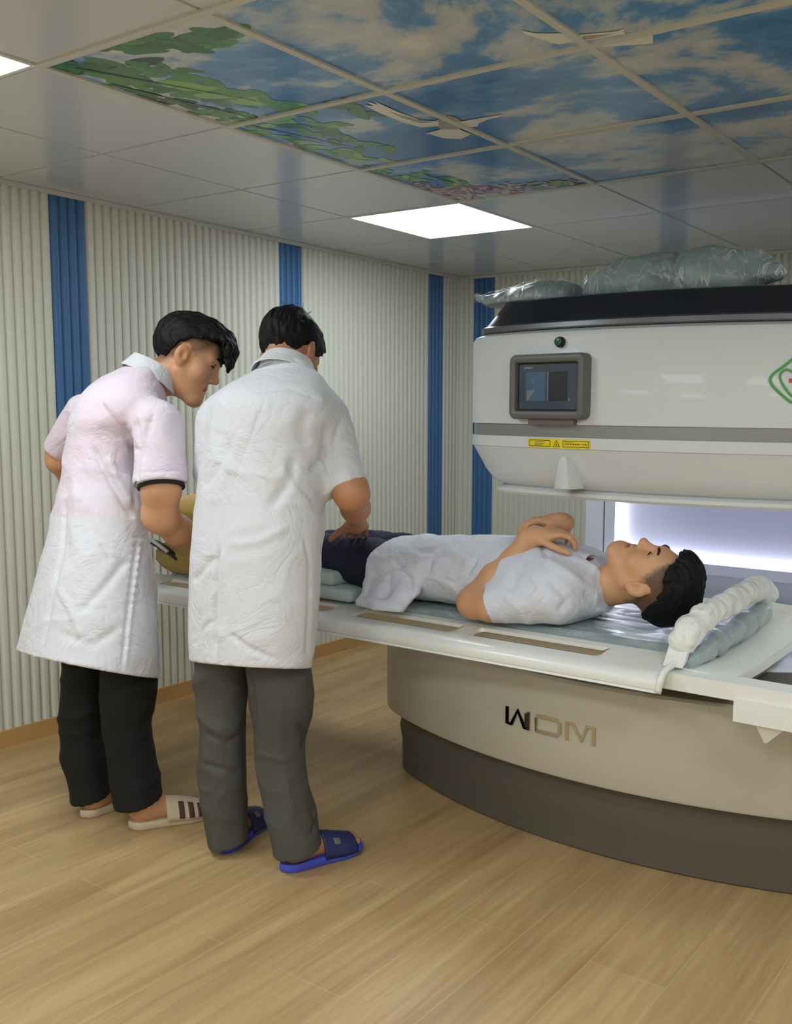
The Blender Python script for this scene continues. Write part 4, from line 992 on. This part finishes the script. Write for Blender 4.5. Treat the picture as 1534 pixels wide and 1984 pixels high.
# ---- feet and slippers
def foot_w(u): return np.interp(u, [0, .04, .12, .3, .5, .72, .88, .96, 1], [.004, .02, .031, .033, .038, .046, .042, .028, .004])
class Foot:
    def __init__(s, heel, toe, L=.255):
        s.h = np.array([heel[0], heel[1], 0]); d = np.array([toe[0]-heel[0], toe[1]-heel[1], 0]); s.d = unit(d); s.n = np.array([-s.d[1], s.d[0], 0]); s.L = L
    def __call__(s, u, v, z): return s.h+s.d*u*s.L+s.n*v+np.array([0, 0, z])
    def flesh(s, F, ankle, z0=.026):
        F.cone(ankle, s(.21, 0, .095), .038, .036, .02); F.cone(s(.21, 0, .095), s(.15, 0, z0+.034), .036, .034, .02); F.cone(s(.21, 0, .072), s(.58, 0, z0+.020), .034, .022, .03)
        F.ell(s(.70, 0, z0+.015), (.05, .042, .019), np.stack([s.d, s.n, (0, 0, 1)], 1), .02); F.cone(s(.15, 0, z0+.024), s(.6, 0, z0+.02), .028, .026, .02)
        for k, (v, u) in enumerate(((-.029, .90), (-.015, .925), (.0, .935), (.014, .94), (.03, .95))): F.cone(s(.76, v*.95, z0+.016), s(u, v, z0+.012), .012, .010, .004)
def slipper(parent, ft, soles, top_m, style):
    us = np.linspace(0, 1, 34); th = .026
    loop = [(u, foot_w(u)) for u in us]+[(u, -foot_w(u)) for u in us[::-1][1:-1]]
    def ring(sc, z): return [ft(.5+(u-.5)*(1+(sc-1)*.4), v*sc, z+.010*max(0, u-.8)) for u, v in loop]
    bm = bmesh.new(); rings(bm, [ring(1.0, .001), ring(1.08, .006), ring(1.10, th-.006), ring(1.06, th)]); o = obj('slipper', bm, soles, auto=40); adopt(o, parent)
    def upper(name, u0, u1, hf, m, off=0, closed=False, vr=(-1, 1), n=18):
        bm = bmesh.new(); G = []
        for u in np.linspace(u0, u1, n):
            G.append([bm.verts.new(tuple(ft(u, math.sin(a)*(foot_w(min(u, .97))*1.10+.004+off), .012+max(math.cos(a), 0)*(hf(u)+off)))) for a in np.linspace(vr[0]*1.5, vr[1]*1.5, 17)])
        for i in range(n-1):
            for j in range(16): bm.faces.new((G[i][j], G[i+1][j], G[i+1][j+1], G[i][j+1]))
        q = obj(name, bm, m, smooth=True); md = q.modifiers.new('t', 'SOLIDIFY'); md.thickness = .004; q.parent = o; q.matrix_parent_inverse = Matrix.Identity(4); return q
    if style == 'slide':
        upper('strap', .46, .87, lambda u: .082-.034*(u-.46)/.41, top_m)
        upper('strap_mark', .58, .66, lambda u: .082-.034*(u-.46)/.41, M['bezel'], .003, vr=(-.62, -.42), n=5)
        upper('strap_mark', .58, .66, lambda u: .082-.034*(u-.46)/.41, M['bezel'], .003, vr=(.42, .62), n=5)
    else:
        upper('upper', .42, 1.0, lambda u: float(np.interp(u, [.42, .6, .8, .93, 1.0], [.078, .070, .054, .038, .012])), top_m, n=22)
        for k in range(3):
            u0 = .56+.115*k; upper('stripe', u0, u0+.062, lambda u: float(np.interp(u, [.42, .6, .8, .93, 1.0], [.078, .070, .054, .038, .012])), M['slip_brown'], .0035, vr=(-.93, -.38), n=5)
            upper('stripe', u0, u0+.062, lambda u: float(np.interp(u, [.42, .6, .8, .93, 1.0], [.078, .070, .054, .038, .012])), M['slip_brown'], .0035, vr=(.38, .93), n=5)
    return o

CB = _R, _F, _U
def cdir(a, b, c): return a*_R+b*_F+c*_U

# ================= left person: leaning, head in profile, pinkish coat
def left_person():
    fc = (.46, .89)
    t = empty('person', onz(215, 1600, 0), 'person in white coat and black trousers leaning forward, head in profile, beige striped slippers', 'person')
    dp = lin(1310, 3.05, 720, 3.14)
    rows = [(1345, 22, 316), (1310, 26, 315), (1255, 32, 314), (1200, 45, 312), (1150, 57, 309), (1100, 70, 304), (1050, 83, 297), (1000, 97, 288), (950, 108, 281), (900, 118, 278), (850, 126, 290), (810, 131, 318), (780, 142, 332), (755, 160, 330), (735, 184, 322), (715, 222, 316), (698, 262, 308), (680, 280, 312)]
    keys = row_keys(rows, dp, fc, .68)
    keys = [(z, x, y, a, b, f) if i < 12 else (z, x, y, a, b*(1-.03*(i-11)), f) for i, (z, x, y, a, b, f) in enumerate(keys)]
    F = Field(*bounds([(q[1], q[2], q[0]) for q in keys], .36), .005); F.loft(2, keys, k=.02)
    sR = [at(306, 822, 2.99), at(312, 938, 2.955)]; sL = [at(166, 800, 3.27), at(117, 872, 3.36)]
    F.cone(sR[0], sR[1], .074, .079, .045, cutb=1.0); F.cone(sL[0], sL[1], .062, .054, .04, cutb=1.0)
    F.disturb(folds(11, .007, (4, 4, 6)), .04)
    # hem, rising to the left as in the lean
    h0, h1, h2 = at(28, 1257, 3.10), at(312, 1316, 3.0), at(200, 1285, 3.35); nn = np.cross(h1-h0, h2-h0); nn = nn if nn[2] < 0 else -nn; F.plane(h0, nn)
    nb = at(292, 712, 3.14); F.plane(nb+np.array([0, 0, .012]), cdir(.45, .1, 1))
    lines = [([(262, 800), (268, 860), (262, 930), (258, 1000)], 5, .012), ([(176, 862), (196, 900), (232, 960), (262, 1010)], 7, .010), ([(208, 880), (226, 930), (258, 985)], 8, -.010), ([(238, 815), (248, 850), (262, 880)], 6, .012),
             ([(200, 770), (230, 800), (255, 840)], 9, -.008), ([(300, 790), (285, 840), (275, 900)], 7, .008), ([(268, 1040), (258, 1110), (246, 1200), (236, 1300)], 3, .006), ([(274, 1040), (264, 1110), (252, 1200), (242, 1300)], 4, -.004),
             ([(128, 960), (122, 1060), (100, 1160), (82, 1255)], 4, .007), ([(250, 1080), (200, 1140), (150, 1190)], 9, .007), ([(240, 1210), (180, 1250), (110, 1225)], 9, .006), ([(110, 1130), (150, 1210), (165, 1260)], 8, -.006),
             ([(180, 1020), (215, 1080), (250, 1100)], 8, .006), ([(140, 900), (150, 980), (140, 1060)], 10, -.007), ([(270, 915), (310, 914), (356, 911)], 2.5, .003)]
    for k in range(9): y = 1040+16*k; lines.append(([(256-k*1.5, y), (284-k*1.5, y+3)], 3.2, .004))
    cloth('coat', F, M['coat_pink'], t, lines)
    # body
    hd = Head(at(345, 691, 3.10)+cdir(0, .085, 0), cdir(.90, .16, -.42), cdir(.40, .10, .90), 1.03)
    legL = [(1280, 122, 208), (1330, 118, 200), (1417, 116, 199), (1506, 130, 212), (1560, 141, 219), (1600, 150, 224)]; legR = [(1290, 196, 300), (1330, 197, 303), (1417, 202, 292), (1462, 209, 301), (1528, 219, 311), (1590, 231, 317), (1625, 238, 322)]
    aL, aR = at(182, 1540, 3.16), at(275, 1560, 3.07)
    fL = Foot(onz(160, 1585, 0)[:2], (.838, 2.02)); fR = Foot(onz(252, 1606, 0)[:2], onz(397, 1580, 0)[:2])
    eR, wR = at(310, 1000, 2.985), at(392, 1060, 3.18); eL, wL = at(114, 893, 3.37), at(185, 960, 3.52)
    F = Field(*bounds([fL(0, 0, -.05), fR(1, 0, 0), at(60, 1290, 3.1), at(345, 595, 3.2), wR, wL, fL(1.1, 0, 0)], .16), .0048)
    hd.carve(F); F.cone(hd(0, -.022, -.05), at(288, 742, 3.16), .055, .064, .03)
    F.loft(2, [(z, x, y, a*.80, b*.80, f) for z, x, y, a, b, f in keys if .75 < z < 1.36], k=.04)
    F.chain([sR[0], at(312, 950, 2.955), eR], [.055, .056, .050], .02); F.chain([eR, at(345, 1028, 3.07), wR], [.048, .044, .029], .03); hand(F, wR, cdir(.55, .6, -.5), cdir(.2, -.5, .85), -1, 1.0, (25, 30, 20))
    F.chain([sL[0], sL[1], eL], [.05, .044, .041], .02); F.chain([eL, at(140, 930, 3.45), wL], [.040, .037, .027], .02); hand(F, wL, cdir(.7, .5, -.4), cdir(0, -.3, .9), 1, 1.0, (25, 30, 20))
    for rows_, an, ft in ((legL, aL, fL), (legR, aR, fR)):
        k0 = row_keys(rows_, lambda p: 3.14 if rows_ is legL else 3.05, fc, 1.0)
        top = np.array([k0[-1][1], k0[-1][2], .85]); kn = np.array([k0[len(k0)//2][1], k0[len(k0)//2][2], .45]); F.chain([top, kn, an], [.042, .042, .036], .03); ft.flesh(F, an)
    body_mesh(F, M['skin'], t, hd, stub=.75)
    hd.hair('hair', t, ([-.16, -.10, -.055, -.03, .0, .03, .055, .085, .12, .2], [-.058, -.052, -.03, .03, .062, .072, .085, .098, .09, .09]), fringe=.034, top=.012, seed=4)
    hd.small(t, .9)
    # trousers
    F = Field(*bounds([at(100, 1260, 3.1), at(330, 1620, 3.1)], .2), .005)
    kl = row_keys(legL, lin(1280, 3.13, 1600, 3.16), fc, .95); kr = row_keys(legR, lin(1280, 3.05, 1600, 3.06), fc, .95)
    F.loft(2, kl, k=.01); F.loft(2, kr, k=.012); F.disturb(folds(31, .008, (6, 6, 10)), .03); F.plane((at(230, 1580, 3.1)[0], at(230, 1580, 3.1)[1], .072), (.10, .20, -1)); F.plane((0, 0, .62), (0, 0, 1))
    cloth('trousers', F, M['black_cloth'], t)
    bm = bmesh.new(); ax = unit(sR[1]-sR[0]); a1 = unit(np.cross(ax, _F)); b1 = np.cross(ax, a1)
    rings(bm, [[sR[1]+ax*zz+rr_*(a1*math.cos(q)+b1*math.sin(q)) for q in [2*math.pi*k/28 for k in range(28)]] for zz, rr_ in ((-.006, .066), (.010, .071), (.014, .069), (.013, .060))], cap0=False, cap1=False); adopt(obj('shirt_sleeve', bm, M['dark_cloth'], smooth=True), t)
    for (s_, rad, nm) in ((sR, .0815, 'sleeve_cuff'), ):
        pass
    collar(t, at(293, 722, 3.135), cdir(.42, .12, .9), cdir(.3, -.95, 0), .066, .074, .028, .044, .26, M['coat_white'])
    slipper(t, fL, M['slip_beige'], M['slip_beige'], 'clog'); slipper(t, fR, M['slip_beige'], M['slip_beige'], 'clog')
    return t
left_person()

# ================= middle person: back view, bending over the table
def middle_person():
    fc = (.27, .96)
    t = empty('person', onz(500, 1670, 0), 'person seen from behind in white coat and grey trousers, pressing on the leg, blue slippers', 'person')
    dp = lin(1290, 2.84, 720, 2.92)
    rows = [(1325, 356, 611), (1285, 355, 612), (1240, 353, 618), (1180, 353, 625), (1120, 354, 630), (1060, 357, 633), (1000, 363, 636), (950, 370, 638), (900, 378, 640), (850, 385, 650), (810, 389, 662), (785, 393, 664), (765, 405, 656), (745, 432, 642), (728, 466, 628), (712, 495, 610), (695, 505, 600), (680, 508, 596)]
    keys = row_keys(rows, dp, fc, .62)
    F = Field(*bounds([(q[1], q[2], q[0]) for q in keys], .36), .005); F.loft(2, keys, k=.02)
    sR = [at(634, 815, 2.86), at(676, 944, 2.80)]; sL = [at(424, 815, 3.0), at(413, 925, 3.06)]
    F.cone(sR[0], sR[1], .066, .056, .05, cutb=1.0); F.cone(sL[0], sL[1], .066, .060, .05, cutb=1.0)
    F.disturb(folds(51, .0055, (4, 4, 6)), .04)
    h0, h1, h2 = at(358, 1279, 2.88), at(612, 1293, 2.80), at(480, 1278, 3.1); nn = np.cross(h1-h0, h2-h0); nn = nn if nn[2] < 0 else -nn; F.plane(h0, nn)
    F.plane(at(552, 702, 2.90), cdir(.12, .2, 1))
    lines = [([(528, 735), (492, 830), (455, 930), (436, 1010), (427, 1065)], 3, .003), ([(424, 1060), (419, 1110), (416, 1180), (416, 1280)], 4.5, .016), ([(431, 1060), (428, 1110), (426, 1180), (426, 1280)], 5, -.008),
             ([(418, 1075), (392, 1105), (372, 1130)], 7, .008), ([(404, 1100), (390, 1180), (376, 1240)], 6, .008), ([(412, 1200), (390, 1220), (374, 1255)], 5, .007),
             ([(638, 860), (622, 895), (600, 915)], 7, .012), ([(632, 820), (628, 870), (640, 930)], 5, .010), ([(572, 880), (560, 930), (520, 990)], 11, .009), ([(545, 900), (572, 950), (600, 985)], 9, -.007), ([(600, 790), (585, 820), (590, 870)], 14, .010),
             ([(450, 850), (420, 910), (390, 950)], 8, .007), ([(470, 830), (455, 880), (400, 1000)], 9, -.006), ([(440, 1225), (480, 1255), (540, 1280)], 6, .006), ([(588, 1030), (600, 1090), (598, 1200), (594, 1280)], 4, .006),
             ([(560, 1020), (500, 1050), (440, 1055)], 9, -.005), ([(480, 760), (560, 752), (620, 775)], 4, .003), ([(664, 800), (650, 850), (646, 920)], 6, .006)]
    cloth('coat', F, M['coat_white'], t, lines)
    hd = Head(at(560, 690, 3.0), cdir(.34, .76, -.54), cdir(.14, .52, .84), 1.0)
    legL = [(1270, 374, 482), (1320, 378, 478), (1373, 384, 472), (1462, 387, 472), (1550, 392, 475), (1630, 404, 482), (1665, 408, 484)]; legR = [(1270, 476, 600), (1320, 482, 602), (1380, 489, 605), (1440, 494, 592), (1528, 508, 599), (1600, 521, 612), (1650, 530, 624), (1695, 535, 628)]
    fL = Foot(onz(432, 1655, 0)[:2], (1.326, 2.071)); fR = Foot(onz(546, 1690, 0)[:2], onz(697, 1642, 0)[:2], .26)
    aL, aR = at(446, 1610, 2.91), at(582, 1625, 2.81)
    eR = at(683, 960, 2.79); hp = ony(688, 1040, 2.50); wR = ony(691, 1014, 2.44)
    eL, wL = at(432, 985, 3.12), at(500, 1040, 3.28)
    F = Field(*bounds([fL(0, 0, -.05), fR(1.05, 0, 0), at(380, 1290, 2.9), at(570, 605, 3.05), at(720, 1050, 3.2), hp, fL(1.1, 0, 0)], .15), .0048)
    hd.carve(F); F.cone(hd(0, -.022, -.05), at(548, 745, 2.95), .056, .066, .03)
    F.loft(2, [(z, x, y, a*.80, b*.80, f) for z, x, y, a, b, f in keys if .75 < z < 1.36], k=.04)
    F.chain([sR[0], sR[1], eR], [.052, .043, .037], .04); F.chain([eR, eR*.6+wR*.4+np.array([.004, 0, 0]), wR], [.037, .037, .027], .045)
    hand(F, wR, cdir(-.12, .97, -.14), cdir(0, .14, 1), -1, 1.1, (12, 16, 12), thumb=(.75, .62, -.3))
    F.chain([sL[0], sL[1], eL], [.052, .047, .043], .02); F.chain([eL, wL], [.042, .028], .03); hand(F, wL, cdir(.5, .7, -.4), cdir(0, -.4, .9), 1, 1.0, (30, 30, 20))
    for rows_, an, ft, dd in ((legL, aL, fL, 2.89), (legR, aR, fR, 2.80)):
        k0 = row_keys(rows_, lambda p: dd, fc, 1.0); top = np.array([k0[-1][1], k0[-1][2], .85]); kn = np.array([k0[len(k0)//2][1], k0[len(k0)//2][2], .45]); F.chain([top, kn, an], [.042, .042, .036], .03); ft.flesh(F, an)
    body_mesh(F, M['skin_dark'], t, hd)
    hd.hair('hair', t, ([-.16, -.09, -.05, -.03, .0, .02, .045, .075, .1, .2], [-.052, -.048, -.042, .0, .028, -.005, .02, .07, .08, .08]), top=.010, seed=9,
            extra=[((.02, -.03, .155), (.03, -.05, .178), .003), ((.0, -.03, .155), (-.02, -.06, .176), .003), ((.03, -.02, .15), (.05, -.02, .168), .003), ((-.02, -.05, .15), (-.03, -.085, .166), .003)])
    hd.small(t)
    F = Field(*bounds([at(360, 1240, 2.87), at(640, 1700, 2.87)], .2), .005)
    kl = row_keys(legL, lin(1280, 2.87, 1650, 2.90), fc, .95); kr = row_keys(legR, lin(1280, 2.80, 1690, 2.805), fc, .95)
    F.loft(2, kl, k=.01); F.loft(2, kr, k=.012); F.disturb(folds(71, .010, (5, 5, 9)), .03); F.plane((at(510, 1640, 2.85)[0], at(510, 1640, 2.85)[1], .046), (.06, .20, -1)); F.plane((0, 0, .64), (0, 0, 1))
    cloth('trousers', F, M['grey_cloth'], t, [([(480, 1290), (488, 1350), (492, 1400)], 5, .012), ([(575, 1400), (596, 1430), (585, 1450)], 7, .010), ([(395, 1420), (440, 1440), (466, 1425)], 6, .006), ([(392, 1480), (430, 1490), (468, 1500)], 6, .006), ([(540, 1330), (545, 1450), (570, 1600)], 8, -.005), ([(600, 1560), (614, 1590), (606, 1620)], 6, .008)])
    collar(t, at(553, 722, 2.925), cdir(.15, .42, .9), cdir(.9, -.3, 0), .078, .074, .034, .050, .32, M['coat_white'])
    slipper(t, fL, M['slip_blue'], M['slip_navy'], 'slide'); slipper(t, fR, M['slip_blue'], M['slip_navy'], 'slide')
    return t
middle_person()

# ================= the person lying on the table
def lying_person():
    t = empty('person', (1.75, 2.66, .67), 'person lying face up on the table, white coat, navy trousers, hands on chest', 'person')
    up = (0.0, 1.0)
    def K(x, top, a, cy=2.665, bot=.672, fl=0): return (x, cy, (top+bot)/2, a, (top-bot)/2, up)
    keys = [K(1.36, .868, .195), K(1.44, .874, .20), K(1.54, .884, .196), K(1.65, .895, .188), K(1.80, .902, .192), K(1.92, .908, .203), K(2.02, .908, .212), K(2.10, .895, .214), K(2.16, .872, .195), K(2.21, .845, .15, bot=.69), K(2.25, .82, .09, bot=.71)]
    F = Field((1.30, 2.30, .655), (2.32, 3.0, 1.0), .0048); F.loft(0, keys, k=.02, pw=2.3)
    # skirts of the coat fallen open onto the mattress
    for k in range(9):
        x = 1.46+.024*k; e = .012*math.sin(k*1.7); F.chain([(x, 2.50, .80), (x+.005, 2.455+e*.5, .735), (x+.015-.004*k, 2.408+e, .684)], [.022, .016, .012], .02)
    F.chain([(1.475, 2.40, .683), (1.56, 2.385, .682), (1.64, 2.40, .683)], [.012, .012, .011], .03)
    sL = [np.array((2.135, 2.515, .770)), np.array((1.955, 2.452, .724))]
    F.cone(sL[0], sL[1], .086, .058, .05, cutb=1.0); F.cone((2.14, 2.82, .77), (1.96, 2.90, .72), .085, .058, .05, cutb=1.0)
    F.disturb(folds(91, .007, (6, 5, 6)), .04); F.plane((0, 0, .671), (0, 0, -1)); F.plane((1.452, 2.5, .78), (-1, .16, -.10)); F.plane((2.222, 2.66, .84), (1, 0, .55))
    lines = [([(790, 1060), (860, 1075), (905, 1100)], 8, .008), ([(760, 1085), (790, 1120), (800, 1160)], 7, .012), ([(712, 1120), (760, 1100), (790, 1090)], 6, .008), ([(755, 1110), (752, 1150)], 4, .006), ([(830, 1110), (880, 1130), (905, 1115), (925, 1075)], 3.5, .006), ([(830, 1110), (835, 1085)], 3.5, .006),
             ([(860, 1045), (830, 1080), (800, 1100)], 8, -.006), ([(1000, 1090), (1030, 1140), (1000, 1170)], 8, .009), ([(1060, 1120), (1100, 1160), (1080, 1190)], 8, .009), ([(1040, 1075), (1100, 1110), (1160, 1160)], 8, -.008), ([(1090, 1070), (1150, 1100), (1195, 1165)], 6, -.010), ([(1020, 1065), (1000, 1110), (985, 1150)], 8, .010),
             ([(1120, 1050), (1130, 1075), (1150, 1090)], 4, .008), ([(975, 1140), (972, 1192)], 3, .004), ([(940, 1050), (930, 1080), (900, 1100)], 8, .006), ([(1045, 1052), (1060, 1075), (1052, 1085)], 5, .008), ([(1130, 1140), (1150, 1170), (1160, 1185)], 7, .007)]
    cloth('coat', F, M['coat_blue'], t, lines)
    hd = Head((2.372, 2.675, .816), (.06, -.10, .99), (1, .0, -.05), 1.06)
    eL = np.array((1.885, 2.462, .722)); wL = ony(1031, 1040, 2.58); eR = np.array((1.93, 2.93, .725)); wR = ony(1086, 1012, 2.74)
    F = Field((.42, 2.36, .655), (2.56, 3.02, 1.05), .0044)
    hd.carve(F); F.cone(hd(0, -.02, -.05), (2.19, 2.665, .775), .058, .066, .03)
    F.loft(0, [(x, c, z, a*.82, b*.82, f) for x, c, z, a, b, f in keys if x < 2.2], k=.04)
    F.chain([sL[0], sL[1]+np.array((0, 0, -.002)), eL], [.06, .047, .046], .02); F.chain([eL, eL*.6+wL*.4+np.array((0, -.006, 0)), wL], [.046, .043, .028], .03)
    F.chain([(2.14, 2.82, .77), (1.96, 2.90, .72), eR], [.06, .047, .045], .02); F.chain([eR, eR*.6+wR*.4, wR], [.045, .042, .029], .03)
    hand(F, wL, (.62, .42, .10), (-.30, -.35, .9), 1, 1.0, (28, 42, 30), thumb=(.6, .6, -.3)); hand(F, wR, (-.62, -.62, .05), (.15, .2, .95), -1, 1.0, (25, 35, 25), thumb=(.6, .6, -.2))
    for q in (-1, 1):
        y = 2.665+q*.095; F.chain([(1.55, y, .770), (1.12, y, .812), (.70, y, .735)], [.070, .046, .036], .02)
        F.cone((.70, y, .735), (.63, y, .735), .036, .035, .02); F.chain([(.63, y, .725), (.60, y+q*.015, .80), (.585, y+q*.03, .90)], [.036, .034, .022], .02)
        for k in range(5): F.cone((.585, y+q*(.03+.011*(k-2)), .895), (.59, y+q*(.03+.013*(k-2)), .925), .010, .009, .004)
    body_mesh(F, M['skin_pale'], t, hd, stub=.9)
    hd.hair('hair', t, ([-.16, -.10, -.06, -.03, .0, .03, .06, .085, .12, .2], [-.02, .0, .03, .062, .080, .082, .088, .10, .10, .10]), top=.016, seed=14)
    hd.small(t, .55)
    F = Field((.60, 2.40, .655), (1.62, 2.94, 1.0), .005)
    for q in (-1, 1):
        y = 2.665+q*.092; F.chain([(1.54, 2.665+q*.075, .765), (1.40, y, .777), (1.13, y-q*.003, .808), (.73, y, .735)], [.070, .086, .062, .054], .03)
    F.disturb(folds(101, .010, (9, 7, 7)), .03); F.plane((.72, 0, 0), (-1, 0, 0)); F.plane((0, 0, .671), (0, 0, -1)); cloth('trousers', F, M['navy_cloth'], t)
    collar(t, (2.17, 2.665, .792), (.93, 0, .22), (0, -1, 0), .078, .080, .030, .062, .42, M['coat_blue'])
    bm = bmesh.new(); n = 40; lp = lambda sc, z: [np.array((2.182+z, 2.665, .795))+np.array((0, 1, 0))*.070*sc*math.cos(a)+np.array((-.25, 0, .95))*.074*sc*math.sin(a) for a in [2*math.pi*k/n for k in range(n)]]
    bm.free(); band('shirt_collar', [lp(1.0, -.01), lp(1.0, .022), lp(.95, .022), lp(.95, -.01)], M['red_cloth'], t)
    return t
lying_person()

# khaki bag at the foot end
bag = empty('cloth_bag', (.45, 2.56, .66), 'khaki cloth bag with black and white strap at the foot end of the table', 'bag')
F = Field((.24, 2.40, .645), (.72, 2.78, 1.02), .006)
F.ell((.47, 2.58, .72), (.19, .13, .085), k=.03); F.ell((.47, 2.60, .84), (.15, .09, .12), k=.05); F.disturb(folds(131, .014, (9, 9, 9)), .04); F.plane((0, 0, .667), (0, 0, -1))
adopt(field_mesh('bag_body', F, M['khaki']), bag)
F = Field((.28, 2.42, .86), (.70, 2.76, 1.02), .006); F.ell((.47, 2.60, .925), (.145, .085, .045), k=.03); F.disturb(folds(133, .008, (12, 12, 12)), .03); adopt(field_mesh('bag_lit_top', F, M['khaki_lit']), bag)  # bag top painted paler where the ceiling light falls on it
bm = bmesh.new(); tube(bm, smooth_path([(.30, 2.52, .76), (.36, 2.452, .785), (.42, 2.44, .775), (.50, 2.46, .73)], 5), .020, 10, .5); adopt(obj('strap', bm, M['black'], smooth=True), bag)
bm = bmesh.new(); tube(bm, smooth_path([(.36, 2.428, .800), (.42, 2.414, .790), (.47, 2.43, .758)], 5), .007, 8); adopt(obj('strap_edging', bm, M['frame'], smooth=True), bag)
